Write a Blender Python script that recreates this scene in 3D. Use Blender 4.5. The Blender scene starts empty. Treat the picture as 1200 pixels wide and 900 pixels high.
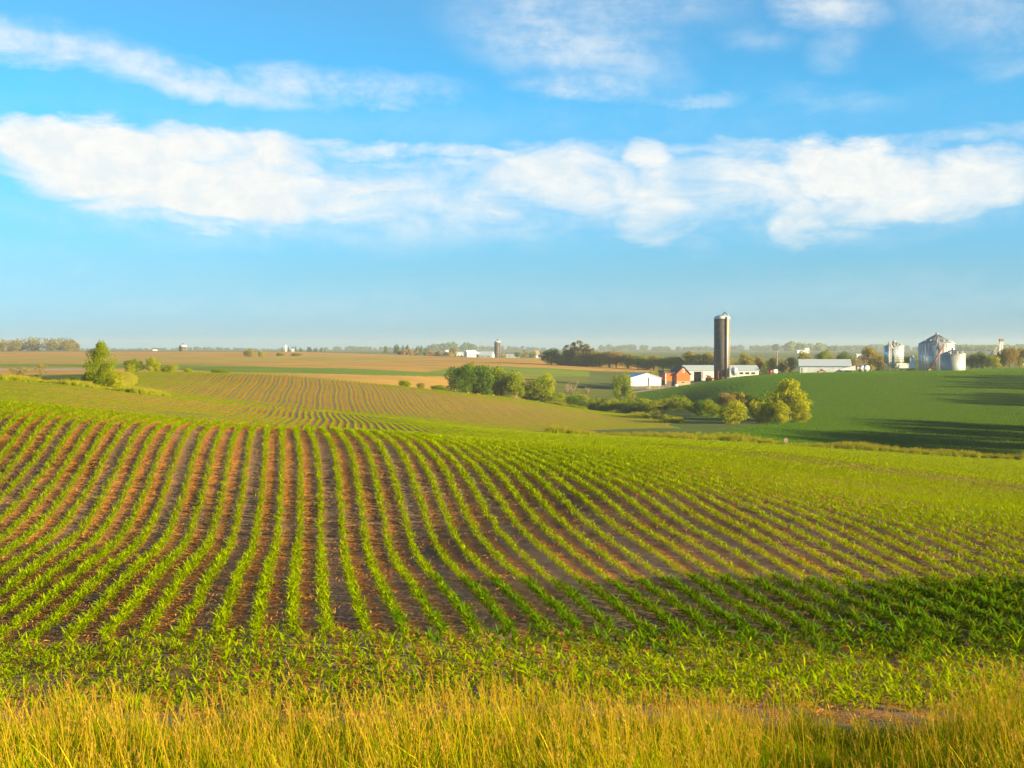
import bpy, math, random
import numpy as np
from mathutils import Vector, Matrix

random.seed(7)
rng = np.random.default_rng(11)
sc = bpy.context.scene
COL = sc.collection
R = math.radians

# ------------------------------------------------------------------ camera model
F = 1200 * 50 / 36.0
PITCH = R(1.37)
cp, sp = math.cos(PITCH), math.sin(PITCH)

def ray_zy(py):
    v = (450 - py) / F
    return (-sp + v * cp) / (cp + v * sp)          # z per metre of forward distance

def proj(X, Y, Z):
    d = Y * cp - Z * sp
    return 600 + F * X / d, 450 - F * (Y * sp + Z * cp) / d

# ------------------------------------------------------------------ terrain profile
DN = [22, 30, 38, 47, 55, 63, 70, 80, 95, 110, 130, 160, 195, 215, 240, 285, 330, 380, 450, 520, 600, 750, 1000, 1500, 2500, 6000]
PROF = {
 -400: [825,745,692,632,580,522,466,456,462,462,455,448,441,441,442,441,439,437,434,430,427,421,416,412,412,409.5],
    0: [825,745,690,635,580,528,488,474,476,474,466,455,445,447,447,446,444,441,437,433,429,422,416,411.5,412,409.5],
  150: [825,740,685,640,582,526,499,488,491,490,484,471,459.5,461,458,446,436.5,438,437,433.5,429,422,416,411,412,409.5],
  300: [825,737,683,643,580,528,510,502,505,504,497,486,476,476.5,472,453,438.5,441,439,435,429,422.5,416,411.5,412,409.5],
  450: [825,735,680,645,578,531,516,510,511,509,503,496,489,489,484,466,451,455,450,442,434,425,418.5,415,412,409.5],
  600: [825,742,677,629,582,549,536,525,520,516,512,508,505.5,504,499,484,470,466,471,460,441,427.5,419.5,419.5,413,409.5],
  750: [826,748,678,619,573,554,542,532,525,521,517,515,513,511,506,497,488,488,481,461,450,432.5,428,419,413,409.5],
  900: [828,752,680,614,580,566,558,548,538,532,527,524,521,518,511,498,484,469,452,440,437,437,430,419,413,409.5],
  1050: [829,755,682,616,592,582,575,565,552,545,539,535,532,528,520,503,486,469,450,436.5,434,438,430,419,413,409.5],
  1200: [830,757,684,620,602,596,591,580,566,557,550,545,540,535,525,507,489,470,450,435,431,436,430,419,413,409.5],
  1600: [830,760,690,640,622,613,606,598,584,572,562,554,545,545,532,512,490,468,448,432,427,430,428,418,413,409.5],
}
NEARD = [0.5, 3, 8, 14]
NEARH = [-1.7, -1.72, -2.95, -4.2]
s_nodes = np.log(np.array(NEARD + DN, float))
s_grid = np.linspace(s_nodes[0], s_nodes[-1], 1600)

def pchip(x, y, xi):
    h = np.diff(x); d = np.diff(y) / h
    m = np.zeros_like(y)
    for i in range(1, len(y) - 1):
        if d[i-1] * d[i] > 0:
            w1 = 2*h[i] + h[i-1]; w2 = h[i] + 2*h[i-1]
            m[i] = (w1 + w2) / (w1/d[i-1] + w2/d[i])
    m[0] = d[0]; m[-1] = d[-1]
    k = np.clip(np.searchsorted(x, xi) - 1, 0, len(x) - 2)
    t = (xi - x[k]) / h[k]
    return ((1+2*t)*(1-t)**2*y[k] + t*(1-t)**2*h[k]*m[k] + t*t*(3-2*t)*y[k+1] + t*t*(t-1)*h[k]*m[k+1])

cols = sorted(PROF)
colv = []
for c in cols:
    hs = NEARH + [D * ray_zy(y) for D, y in zip(DN, PROF[c])]
    colv.append(pchip(s_nodes, np.array(hs), s_grid))
colv = np.array(colv)                                # ncol x ns
px_grid = np.arange(-400, 1601, 8.0)
cx = np.array(cols, float)
tab = np.zeros((len(px_grid), len(s_grid)))
for j in range(len(s_grid)):
    tab[:, j] = pchip(cx, colv[:, j], px_grid)
# smooth the sheet a little along the distance
ker = np.exp(-0.5 * (np.arange(-14, 15) / 5.0) ** 2); ker /= ker.sum()
tab = np.apply_along_axis(lambda r: np.convolve(np.pad(r, 14, mode='edge'), ker, 'valid'), 1, tab)
ker2 = np.exp(-0.5 * (np.arange(-9, 10) / 4.0) ** 2); ker2 /= ker2.sum()
tab = np.apply_along_axis(lambda r: np.convolve(np.pad(r, 9, mode='edge'), ker2, 'valid'), 0, tab)

def H(X, Y):
    X = np.asarray(X, float); Y = np.asarray(Y, float)
    Yc = np.maximum(Y, 0.51)
    s = (np.log(Yc) - s_grid[0]) / (s_grid[1] - s_grid[0])
    s = np.clip(s, 0, len(s_grid) - 1.001)
    u = np.clip((600 + F * X / np.maximum(Yc, 6) + 400) / 8.0, 0, len(px_grid) - 1.001)
    i = u.astype(int); j = s.astype(int); a = u - i; b = s - j
    z = (tab[i, j]*(1-a)*(1-b) + tab[i+1, j]*a*(1-b) + tab[i, j+1]*(1-a)*b + tab[i+1, j+1]*a*b)
    w = np.clip(1 - Y / 500.0, 0, 1)
    z = z + w * (0.05*np.sin(X*0.41+1.3*np.sin(Y*0.13)) * np.sin(Y*0.33+0.7) + 0.09*np.sin(X*0.11+2)*np.sin(Y*0.09+X*0.05))
    # slight ridge across the right of the near field
    yr = 76 + 0.62 * (X - 14) * -1.0
    z = z + 0.22*np.exp(-((Y - (118 - 0.95*(X)))/5.0)**2) * np.clip((X-8)/6, 0, 1)*np.clip((Y-50)/20,0,1)
    return z
def h1(X, Y): return float(H(np.array([X]), np.array([Y]))[0])

def at(px, D):
    X = (px - 600) / F * D
    return X, D, h1(X, D)
def find_D(px, py, d0, d1):
    Ds = np.linspace(d0, d1, 400); X = (px-600)/F*Ds
    _, yy = proj(X, Ds, H(X, Ds))
    return float(Ds[np.argmin(abs(yy - py))])
def mpp(D): return D / F                             # metres per photo pixel at distance D

# ------------------------------------------------------------------ tags
def tag(o, label=None, cat=None, group=None, kind=None):
    if label: o['label'] = label
    if cat: o['category'] = cat
    if group: o['group'] = group
    if kind: o['kind'] = kind
    return o
def empty(name, loc, rz=0, label=None, cat=None, group=None, scale=1):
    o = bpy.data.objects.new(name, None); COL.objects.link(o)
    o.location = loc; o.rotation_euler = (0, 0, rz); o.empty_display_size = 0.5
    o.scale = (scale,)*3 if not hasattr(scale, '__len__') else scale
    return tag(o, label, cat, group)

# ------------------------------------------------------------------ materials
def mat(name):
    m = bpy.data.materials.new(name); m.use_nodes = True
    nt = m.node_tree; nt.nodes.clear()
    out = nt.nodes.new('ShaderNodeOutputMaterial')
    return m, nt, out
def N(nt, t, **kw):
    n = nt.nodes.new(t)
    for k, v in kw.items():
        if k.startswith('i_'):
            key = k[2:]
            key = int(key) if key.isdigit() else key.replace('_', ' ')
            n.inputs[key].default_value = v
        else: setattr(n, k, v)
    return n
def L(nt, a, b): nt.links.new(a, b)
def math_(nt, op, a, b=None, c=None):
    n = nt.nodes.new('ShaderNodeMath'); n.operation = op
    for i, v in enumerate((a, b, c)):
        if v is None: continue
        if isinstance(v, (int, float)): n.inputs[i].default_value = v
        else: nt.links.new(v, n.inputs[i])
    return n.outputs[0]
def mixc(nt, f, a, b, mode='MIX'):
    n = nt.nodes.new('ShaderNodeMix'); n.data_type = 'RGBA'; n.blend_type = mode; n.clamp_factor = True
    for idx, v in ((0, f), (6, a), (7, b)):
        if isinstance(v, (int, float)): n.inputs[idx].default_value = v
        elif isinstance(v, tuple): n.inputs[idx].default_value = (*v, 1) if len(v) == 3 else v
        else: nt.links.new(v, n.inputs[idx])
    return n.outputs[2]

def leaf_mat(name, c1, c2, c3=None, trans=0.4, rough=0.5, seam=0):
    """foliage: colour differs per leaf (island) and per plant (object random)"""
    m, nt, out = mat(name)
    geo = N(nt, 'ShaderNodeNewGeometry'); oi = N(nt, 'ShaderNodeObjectInfo')
    c = mixc(nt, geo.outputs['Random Per Island'], c1, c2)
    if c3 is not None:
        f = math_(nt, 'MULTIPLY', oi.outputs['Random'], 0.8)
        c = mixc(nt, f, c, c3)
    d = N(nt, 'ShaderNodeBsdfPrincipled', i_Roughness=rough)
    d.inputs['Specular IOR Level'].default_value = 0.0
    t = N(nt, 'ShaderNodeBsdfTranslucent')
    L(nt, c, d.inputs['Base Color'])
    tc = mixc(nt, 0.5, c, (0.42, 0.42, 0.001), 'MIX')
    L(nt, tc, t.inputs['Color'])
    mx = N(nt, 'ShaderNodeMixShader'); mx.inputs[0].default_value = trans
    L(nt, d.outputs[0], mx.inputs[1]); L(nt, t.outputs[0], mx.inputs[2]); L(nt, mx.outputs[0], out.inputs[0])
    return m

def surf_mat(name, base, rough=0.7, metal=0.0, var=0.15, scale=0.6, bump=0.1, ribs=None, dirt=None, ribamt=0.25):
    """painted / metal / masonry surface with weathering; ribs=(axis, per metre) gives corrugation"""
    m, nt, out = mat(name)
    tc = N(nt, 'ShaderNodeTexCoord')
    n1 = N(nt, 'ShaderNodeTexNoise', i_Scale=scale, i_Detail=6.0, i_Roughness=0.65)
    L(nt, tc.outputs['Object'], n1.inputs['Vector'])
    dk = tuple(v*(1-var*1.6) for v in base); lt = tuple(min(1, v*(1+var)) for v in base)
    c = mixc(nt, n1.outputs[0], dk, lt)
    if dirt:
        n2 = N(nt, 'ShaderNodeTexNoise', i_Scale=scale*3, i_Detail=8.0, i_Roughness=0.7)
        mp = N(nt, 'ShaderNodeMapping'); mp.inputs['Scale'].default_value = (1, 1, 0.25)
        L(nt, tc.outputs['Object'], mp.inputs[0]); L(nt, mp.outputs[0], n2.inputs['Vector'])
        f = math_(nt, 'MULTIPLY', math_(nt, 'SUBTRACT', n2.outputs[0], 0.5), 3.2)
        f = math_(nt, 'MAXIMUM', f, 0.0)
        c = mixc(nt, f, c, dirt)
    p = N(nt, 'ShaderNodeBsdfPrincipled', i_Roughness=rough, i_Metallic=metal)
    L(nt, c, p.inputs['Base Color'])
    hgt = math_(nt, 'MULTIPLY', n1.outputs[0], bump)
    if ribs:
        sx = N(nt, 'ShaderNodeSeparateXYZ'); L(nt, tc.outputs['Object'], sx.inputs[0])
        v = math_(nt, 'SINE', math_(nt, 'MULTIPLY', sx.outputs[ribs[0]], ribs[1]*2*math.pi))
        hgt = math_(nt, 'ADD', hgt, math_(nt, 'MULTIPLY', v, ribamt))
    b = N(nt, 'ShaderNodeBump', i_Strength=0.6, i_Distance=0.1)
    L(nt, hgt, b.inputs['Height']); L(nt, b.outputs[0], p.inputs['Normal'])
    L(nt, p.outputs[0], out.inputs[0])
    return m

M = {}
M['corn'] = leaf_mat('corn_leaf', (0.10, 0.24, 0.001), (0.52, 0.60, 0.002), (0.31, 0.43, 0.001), trans=0.42)
M['corn_lush_shade'] = leaf_mat('corn_leaf_lush_shade', (0.035, 0.14, 0.002), (0.16, 0.30, 0.003), (0.07, 0.18, 0.002), trans=0.38)  # bigger plants; the shadow band is put into this darker leaf colour
M['soy'] = leaf_mat('short_crop_leaf', (0.035, 0.17, 0.008), (0.15, 0.29, 0.008), (0.07, 0.21, 0.008), trans=0.35)
M['grass'] = leaf_mat('grass_blade', (0.03, 0.17, 0.001), (0.28, 0.42, 0.002), (0.42, 0.44, 0.003), trans=0.45)
M['straw'] = leaf_mat('grass_straw', (0.50, 0.36, 0.005), (0.70, 0.52, 0.03), (0.55, 0.42, 0.01), trans=0.3)
M['seed'] = leaf_mat('grass_seed', (0.55, 0.30, 0.03), (0.75, 0.52, 0.14), None, trans=0.25)
M['straw_rough'] = leaf_mat('rough_grass_straw', (0.34, 0.38, 0.01), (0.56, 0.52, 0.05), (0.45, 0.42, 0.02), trans=0.3)
M['seed_rough'] = leaf_mat('rough_grass_seed', (0.42, 0.36, 0.04), (0.66, 0.56, 0.16), None, trans=0.25)
M['residue'] = leaf_mat('stalk_residue', (0.50, 0.20, 0.03), (0.70, 0.36, 0.10), None, trans=0.0)
M['white'] = surf_mat('white_steel', (0.68, 0.74, 0.80), 0.45, 0, 0.08, 0.4, 0.1, ribs=(0, 2.2), dirt=(0.5, 0.48, 0.42), ribamt=0.12)
M['whiteroof'] = surf_mat('white_roof_steel', (0.58, 0.70, 0.84), 0.35, 0.1, 0.08, 0.5, 0.1, ribs=(0, 1.6), ribamt=0.15)
M['trim'] = surf_mat('white_trim', (0.75, 0.76, 0.74), 0.5, 0, 0.05)
M['galv'] = surf_mat('galvanised_steel', (0.66, 0.71, 0.76), 0.36, 0.55, 0.12, 1.2, 0.3, ribs=(2, 1.1), dirt=(0.35, 0.36, 0.36), ribamt=0.2)
M['galvdull'] = surf_mat('weathered_galvanised', (0.42, 0.45, 0.47), 0.55, 0.45, 0.15, 1.0, 0.3, ribs=(2, 1.3), ribamt=0.2)
M['galvroof'] = surf_mat('bin_roof_steel', (0.46, 0.51, 0.56), 0.4, 0.55, 0.15, 1.5, 0.2)
M['stave'] = surf_mat('silo_staves', (0.105, 0.095, 0.092), 0.8, 0, 0.35, 0.5, 0.4, dirt=(0.17, 0.14, 0.12))
M['hoop'] = surf_mat('hoop_steel', (0.22, 0.21, 0.20), 0.6, 0.3, 0.15)
M['chute'] = surf_mat('chute_steel', (0.55, 0.50, 0.42), 0.45, 0.3, 0.12)
M['red'] = surf_mat('barn_red', (0.80, 0.115, 0.010), 0.75, 0, 0.15, 1.5, 0.3, ribs=(0, 3.5), dirt=(0.38, 0.09, 0.04), ribamt=0.1)
M['shingle'] = surf_mat('dark_shingle', (0.11, 0.11, 0.125), 0.85, 0, 0.3, 3.0, 0.5)
M['stone'] = surf_mat('stone_base', (0.36, 0.30, 0.22), 0.9, 0, 0.35, 3.0, 1.0)
M['darkstone'] = surf_mat('dark_masonry', (0.12, 0.10, 0.09), 0.9, 0, 0.35, 3.0, 1.0)
M['dark'] = surf_mat('dark_interior', (0.03, 0.028, 0.026), 0.9, 0, 0.2)
M['glass'] = surf_mat('window_glass', (0.05, 0.06, 0.07), 0.1, 0, 0.1)
M['wood'] = surf_mat('weathered_wood', (0.30, 0.24, 0.18), 0.85, 0, 0.25, 2.0, 0.5)
M['orange'] = surf_mat('machine_orange', (0.62, 0.20, 0.03), 0.4, 0, 0.1)
M['redpaint'] = surf_mat('red_paint', (0.55, 0.02, 0.015), 0.35, 0, 0.1)
M['rust'] = surf_mat('rusty_red_steel', (0.22, 0.07, 0.04), 0.8, 0.1, 0.3)
M['greenpaint'] = surf_mat('green_steel', (0.06, 0.16, 0.06), 0.5, 0, 0.2)
M['tyre'] = surf_mat('tyre_rubber', (0.025, 0.025, 0.025), 0.85, 0, 0.2)
M['bark'] = surf_mat('bark', (0.14, 0.10, 0.075), 0.95, 0, 0.4, 5.0, 1.5)
M['deadwood'] = surf_mat('dead_branches', (0.30, 0.22, 0.16), 0.95, 0, 0.3, 5.0, 1.0)
M['gravel'] = surf_mat('road_gravel', (0.42, 0.39, 0.34), 0.95, 0, 0.25, 2.0, 0.8)
M['roofred'] = surf_mat('brown_roof', (0.25, 0.13, 0.09), 0.85, 0, 0.2)

TREECOL = {
 'yellow': ((0.15, 0.23, 0.001), (0.52, 0.50, 0.002), (0.34, 0.36, 0.001)),
 'green': ((0.08, 0.18, 0.002), (0.34, 0.38, 0.003), (0.20, 0.26, 0.002)),
 'dark': ((0.03, 0.11, 0.008), (0.14, 0.22, 0.008), (0.06, 0.14, 0.006)),
 'olive': ((0.20, 0.19, 0.03), (0.42, 0.36, 0.05), (0.30, 0.25, 0.04)),
 'brown': ((0.22, 0.17, 0.06), (0.38, 0.27, 0.09), (0.3, 0.2, 0.07)),
 'spruce': ((0.14, 0.15, 0.05), (0.32, 0.26, 0.09), (0.22, 0.18, 0.06)),
}
for k, (a, b, c) in TREECOL.items():
    M['leaf_'+k] = leaf_mat('foliage_'+k, a, b, c, trans=0.3, rough=0.6)

# ------------------------------------------------------------------ mesh builder
class MB:
    def __init__(s): s.v = []; s.f = []; s.m = []; s.sm = []
    def add(s, vs, fs, mi=0, smooth=False):
        o = len(s.v); s.v += [tuple(p) for p in vs]
        s.f += [tuple(i+o for i in f) for f in fs]; s.m += [mi]*len(fs); s.sm += [smooth]*len(fs)
        return s
    def box(s, x0, x1, y0, y1, z0, z1, mi=0):
        v = [(x, y, z) for z in (z0, z1) for y in (y0, y1) for x in (x0, x1)]
        return s.add(v, [(0,2,3,1),(4,5,7,6),(0,1,5,4),(2,6,7,3),(0,4,6,2),(1,3,7,5)], mi)
    def prism(s, poly, y0, y1, mi=0):
        """closed outline in XZ, extruded along Y"""
        n = len(poly); v = [(x, y0, z) for x, z in poly] + [(x, y1, z) for x, z in poly]
        return s.add(v, [tuple(range(n)), tuple(range(2*n-1, n-1, -1))] + [(i, i+n, (i+1) % n + n, (i+1) % n) for i in range(n)], mi)
    def lathe(s, prof, n=32, mi=0, c=(0, 0), smooth=True, cap=True):
        vs = []; fs = []
        for r, z in prof:
            for k in range(n):
                a = 2*math.pi*k/n; vs.append((c[0]+r*math.cos(a), c[1]+r*math.sin(a), z))
        for j in range(len(prof)-1):
            for k in range(n):
                fs.append((j*n+k, j*n+(k+1) % n, (j+1)*n+(k+1) % n, (j+1)*n+k))
        s.add(vs, fs, mi, smooth)
        if cap:
            s.f.append(tuple(len(s.v)-n+k for k in range(n))); s.m.append(mi); s.sm.append(False)
            b = len(s.v)-len(vs); s.f.append(tuple(b+n-1-k for k in range(n))); s.m.append(mi); s.sm.append(False)
        return s
    def tube(s, pts, rad, n=6, mi=0):
        pts = [Vector(p) for p in pts]; rads = rad if hasattr(rad, '__len__') else [rad]*len(pts)
        vs = []
        for i, p in enumerate(pts):
            t = (pts[min(i+1, len(pts)-1)] - pts[max(i-1, 0)]).normalized()
            a = t.orthogonal().normalized(); b = t.cross(a)
            if i > 0:
                a = (pa - t*pa.dot(t)).normalized(); b = t.cross(a)
            pa = a
            for k in range(n):
                q = 2*math.pi*k/n; vs.append(p + rads[i]*(a*math.cos(q) + b*math.sin(q)))
        fs = [(j*n+k, j*n+(k+1) % n, (j+1)*n+(k+1) % n, (j+1)*n+k) for j in range(len(pts)-1) for k in range(n)]
        fs += [tuple(range(n-1, -1, -1)), tuple((len(pts)-1)*n+k for k in range(n))]
        return s.add(vs, fs, mi, True)
    def mesh(s, name, mats):
        me = bpy.data.meshes.new(name); me.from_pydata(s.v, [], s.f); 
        for m in (mats if isinstance(mats, (list, tuple)) else [mats]): me.materials.append(m)
        me.polygons.foreach_set('material_index', s.m); me.polygons.foreach_set('use_smooth', s.sm); me.update()
        return me
    def build(s, name, mats, parent=None, loc=(0, 0, 0)):
        o = bpy.data.objects.new(name, s.mesh(name, mats)); COL.objects.link(o); o.location = loc
        if parent: o.parent = parent
        return o

def np_mesh(name, V, Q, mats, mi=None, smooth=False):
    me = bpy.data.meshes.new(name); nf, k = Q.shape
    me.vertices.add(len(V)); me.vertices.foreach_set('co', V.astype(np.float32).ravel())
    me.loops.add(nf*k); me.loops.foreach_set('vertex_index', Q.astype(np.int32).ravel())
    me.polygons.add(nf); me.polygons.foreach_set('loop_start', np.arange(0, nf*k, k, dtype=np.int32))
    me.polygons.foreach_set('loop_total', np.full(nf, k, np.int32))
    for m in mats: me.materials.append(m)
    if mi is not None: me.polygons.foreach_set('material_index', mi.astype(np.int32))
    if smooth: me.polygons.foreach_set('use_smooth', np.ones(nf, bool))
    me.update(calc_edges=True)
    return me

# ------------------------------------------------------------------ field geometry
SP = 0.76
def g(Y): return -0.138*Y + 0.35*np.sin(Y/23.0+0.6) + 0.12*np.sin(Y/7.5)
def head(X): return 29.5 + 0.8*np.sin(X*0.23) + 0.35*np.sin(X*0.9) + np.clip((X-2)*0.12, -0.4, 1.5)
def edge_near(X, Y):                                   # far edge of the near field (as a distance)
    return 196 + 2.0*np.sin(X*0.05)
def px_of(X, Y): return 600 + F*X/np.maximum(Y, 1)
def in_second(X, Y):
    p = px_of(X, Y)
    left = 150 + 14*np.sin(Y*0.05) - (Y-240)*0.14
    far = 338 + np.clip((p-430)/170, 0, 1)*54 
    near = 204 + np.clip((p-600)/170, 0, 1)*60
    right = 802 - (Y-250)*0.38 + 7*np.sin(Y*0.13)
    return (Y > near) & (Y < far) & (p > left) & (p < right)
def in_right(X, Y):
    p = px_of(X, Y)
    left = np.interp(Y, [205, 240, 285, 330, 400, 450, 500, 530], [800, 830, 900, 935, 885, 800, 740, 715])
    return (p > left) & (Y > 206) & (Y < 560) & (py_of(X, Y) > road_py(p) + 1.0)
def py_of(X, Y): return proj(X, Y, H(X, Y))[1]
def road_py(p): return np.interp(p, [700, 724, 760, 800, 840, 880, 905, 930, 2000], [462, 461.5, 458, 451.5, 445, 440.5, 438.5, 400, 400])

# ------------------------------------------------------------------ ground sheet
ys = np.concatenate([np.arange(-38, 0, 4), np.arange(0, 100, 0.6), np.arange(100, 400, 1.5), np.arange(400, 1000, 5), np.arange(1000, 6001, 50)])
u_in = np.arange(-0.5, 0.5001, 0.0012)
u_out = 0.5 * 1.13 ** np.arange(1, 24)
us = np.concatenate([-u_out[::-1], u_in, u_out])
UU, YY = np.meshgrid(us, ys)
XX = UU * (YY + 40)
ZZ = H(XX, YY)
V = np.stack([XX.ravel(), YY.ravel(), ZZ.ravel()], 1)
nr, nc = XX.shape
idx = np.arange(nr*nc).reshape(nr, nc)
Q = np.stack([idx[:-1, :-1].ravel(), idx[:-1, 1:].ravel(), idx[1:, 1:].ravel(), idx[1:, :-1].ravel()], 1)

X, Y = V[:, 0], V[:, 1]
P, PY = proj(X, np.maximum(Y, 1), V[:, 2])
def sm(a, b, x): t = np.clip((x-a)/(b-a), 0, 1); return t*t*(3-2*t)
SOIL = np.array([0.23, 0.145, 0.075]); RES = 0
TAN = np.array([0.46, 0.31, 0.08]); TANG = np.array([0.38, 0.34, 0.08])
GR = np.array([0.07, 0.12, 0.025]); GRL = np.array([0.17, 0.22, 0.025]); YG = np.array([0.26, 0.25, 0.05])
C = np.tile(GR, (len(X), 1)); soil = np.zeros(len(X)); rows = 0
def paint(mask, c, s=0.0):
    w = np.clip(mask.astype(float), 0, 1)[:, None]
    global C, soil
    C = C*(1-w) + c*w; soil = soil*(1-w[:, 0]) + s*w[:, 0]
wob = 1.2*np.sin(X*0.7)+0.8*np.sin(X*1.9+1)
paint(Y < 19.0, np.array([0.10, 0.11, 0.03]))
paint(sm(18.2, 19.4, Y+0.3*wob), SOIL, 1.0)
e = edge_near(X, Y)
paint(Y > e, GRL)                                       # beyond the near field
nb = (Y > e) & (Y < e+7)
paint(nb & (P > 140) & (P < 640), YG)
paint(in_second(X, Y), np.array([0.38, 0.235, 0.085]), 0.85)
# grass bank left of the second field
paint((Y > e) & (Y < 330) & (P < 175) & ~in_second(X, Y), np.array([0.24, 0.24, 0.04]))
paint((Y > 222) & (Y < 350) & (P < 140), np.array([0.10, 0.15, 0.03]))
# far tan fields on the left
far = (Y > 345) & ~in_second(X, Y)
paint((far & ((Y > 400) | (P > 150)))*sm(800, 740, P), TAN)
paint(((Y > 430) & (PY > 426) & (PY < 431))*sm(330, 180, P), np.array([0.26, 0.28, 0.06]))
paint((Y > 370) & (P < 100) & (PY > 431.5+P*0.0) & (PY < 434), np.array([0.42, 0.36, 0.3]))
dsel = (Y > 400) & (Y < 1800)
gtop = np.interp(P, [80, 200, 300, 400, 500, 560], [427, 428.2, 429.5, 431.5, 436, 441])
gbot = np.interp(P, [80, 200, 300, 400, 500, 560], [429, 433.5, 436.5, 438.5, 441, 441])
paint(dsel & (PY > gtop) & (PY < gbot), np.array([0.15, 0.26, 0.015]))
gtop = np.interp(P, [495, 530, 580, 640, 720, 760], [437, 431, 429, 431, 436, 441])
gbot = np.interp(P, [495, 540, 600, 640, 720, 760], [437, 440, 441, 442, 444, 443])
paint(dsel & (PY > gtop) & (PY < gbot) & (P > 495) & (P < 760), np.array([0.18, 0.27, 0.02]))
paint((dsel & (Y > 560) & (PY > 418.5) & (PY < 423.5))*sm(540, 420, P), TANG)
paint(((Y > 445) & (PY > 441))*sm(590, 640, P)*sm(790, 740, P), np.array([0.15, 0.19, 0.03]))
paint((Y > 1450) & (Y < 2600), np.array([0.13, 0.18, 0.06]))
paint((Y > 1300) & (P < 440) & (PY < 412.2), np.array([0.15, 0.19, 0.07]))
paint((Y > 2600) & (Y < 3300), np.array([0.20, 0.19, 0.08]))
paint((Y > 3300), np.array([0.08, 0.13, 0.05]))
# right hill with a short green crop
paint(((Y > 206) & (Y < 500) & (P < 940) & ~in_second(X, Y))*sm(443, 447, PY)*sm(620, 700, P), np.array([0.10, 0.16, 0.03]))
rh = in_right(X, Y)
paint(rh, np.array([0.095, 0.17, 0.035]), 0.12)
paint((Y > 560) & (Y < 700) & (P > 690), np.array([0.12, 0.17, 0.04]))
paint((Y > 206) & (Y < 214) & (P > 640), np.array([0.09, 0.15, 0.03]))

gm = np_mesh('ground', V, Q, [], smooth=True)
ca = gm.color_attributes.new('albedo', 'FLOAT_COLOR', 'POINT')
ca.data.foreach_set('color', np.concatenate([C, soil[:, None]], 1).astype(np.float32).ravel())
ground = bpy.data.objects.new('ground', gm); COL.objects.link(ground); tag(ground, kind='structure')
m, nt, out = mat('field_soil_and_grass')
att = N(nt, 'ShaderNodeVertexColor'); att.layer_name = 'albedo'
geo = N(nt, 'ShaderNodeNewGeometry')
pos = geo.outputs['Position']
def noise(scale, detail=5.0, rough=0.6, vec=None):
    n = N(nt, 'ShaderNodeTexNoise', i_Scale=scale, i_Detail=detail, i_Roughness=rough); L(nt, vec or pos, n.inputs['Vector']); return n.outputs[0]
def ramp(v, a, b):
    n = N(nt, 'ShaderNodeMapRange'); n.interpolation_type = 'SMOOTHSTEP'
    n.inputs[1].default_value = a; n.inputs[2].default_value = b; L(nt, v, n.inputs[0]); return n.outputs[0]
# across-row coordinate (contour rows wander a little)
sx = N(nt, 'ShaderNodeSeparateXYZ'); L(nt, pos, sx.inputs[0])
acr = math_(nt, 'ADD', sx.outputs[0], math_(nt, 'MULTIPLY', sx.outputs[1], 0.138))
wv = N(nt, 'ShaderNodeCombineXYZ'); L(nt, math_(nt, 'MULTIPLY', acr, 3.0), wv.inputs[0]); L(nt, math_(nt, 'MULTIPLY', sx.outputs[1], 0.18), wv.inputs[1])
n_str = noise(1.0, 4.0, 0.6, wv.outputs[0])             # streaks along the rows
n_big = noise(0.09, 4.0, 0.6); n_med = noise(0.9, 5.0, 0.65); n_fine = noise(9.0, 6.0, 0.7); n_grit = noise(38.0, 3.0, 0.7)
soilf = att.outputs['Alpha']
c = att.outputs['Color']
# soil: pale dry crust, darker damp clods, orange stalk litter in drifts
s1 = mixc(nt, ramp(n_med, 0.35, 0.65), c, (0.28, 0.21, 0.145))
s1 = mixc(nt, math_(nt, 'MULTIPLY', ramp(n_str, 0.45, 0.7), 0.7), s1, (0.13, 0.09, 0.06))
lit = math_(nt, 'MULTIPLY', ramp(n_fine, 0.42, 0.60), ramp(math_(nt, 'ADD', n_big, math_(nt, 'MULTIPLY', n_str, 0.35)), 0.47, 0.66))
# litter drifts beside the rows, packed grey wheel tracks between some of them
rowc = math_(nt, 'ADD', acr, math_(nt, 'MULTIPLY', math_(nt, 'SINE', math_(nt, 'ADD', math_(nt, 'DIVIDE', sx.outputs[1], 23.0), 0.6)), -0.35))
rowc = math_(nt, 'ADD', rowc, math_(nt, 'MULTIPLY', math_(nt, 'SINE', math_(nt, 'DIVIDE', sx.outputs[1], 7.5)), -0.12))
ph = math_(nt, 'DIVIDE', rowc, 0.76)
side = math_(nt, 'SINE', math_(nt, 'MULTIPLY', math_(nt, 'SUBTRACT', ph, 0.05), 2*math.pi))
trk = math_(nt, 'SINE', math_(nt, 'MULTIPLY', math_(nt, 'ADD', ph, 0.5), 2*math.pi/4))
trk = math_(nt, 'MULTIPLY', ramp(trk, 0.80, 0.98), ramp(sx.outputs[1], 29.0, 31.0))
lit = math_(nt, 'MULTIPLY', lit, ramp(math_(nt, 'ADD', side, math_(nt, 'MULTIPLY', n_med, 1.6)), 0.1, 1.5))
lit = math_(nt, 'MULTIPLY', lit, math_(nt, 'SUBTRACT', 1.0, math_(nt, 'MULTIPLY', trk, 0.8)))
s1 = mixc(nt, math_(nt, 'MULTIPLY', trk, 0.75), s1, (0.24, 0.185, 0.14))
s1 = mixc(nt, math_(nt, 'MULTIPLY', lit, 1.0), s1, (0.76, 0.28, 0.012))
s1 = mixc(nt, math_(nt, 'MULTIPLY', ramp(n_grit, 0.55, 0.75), 0.5), s1, (0.45, 0.33, 0.2))
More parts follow.
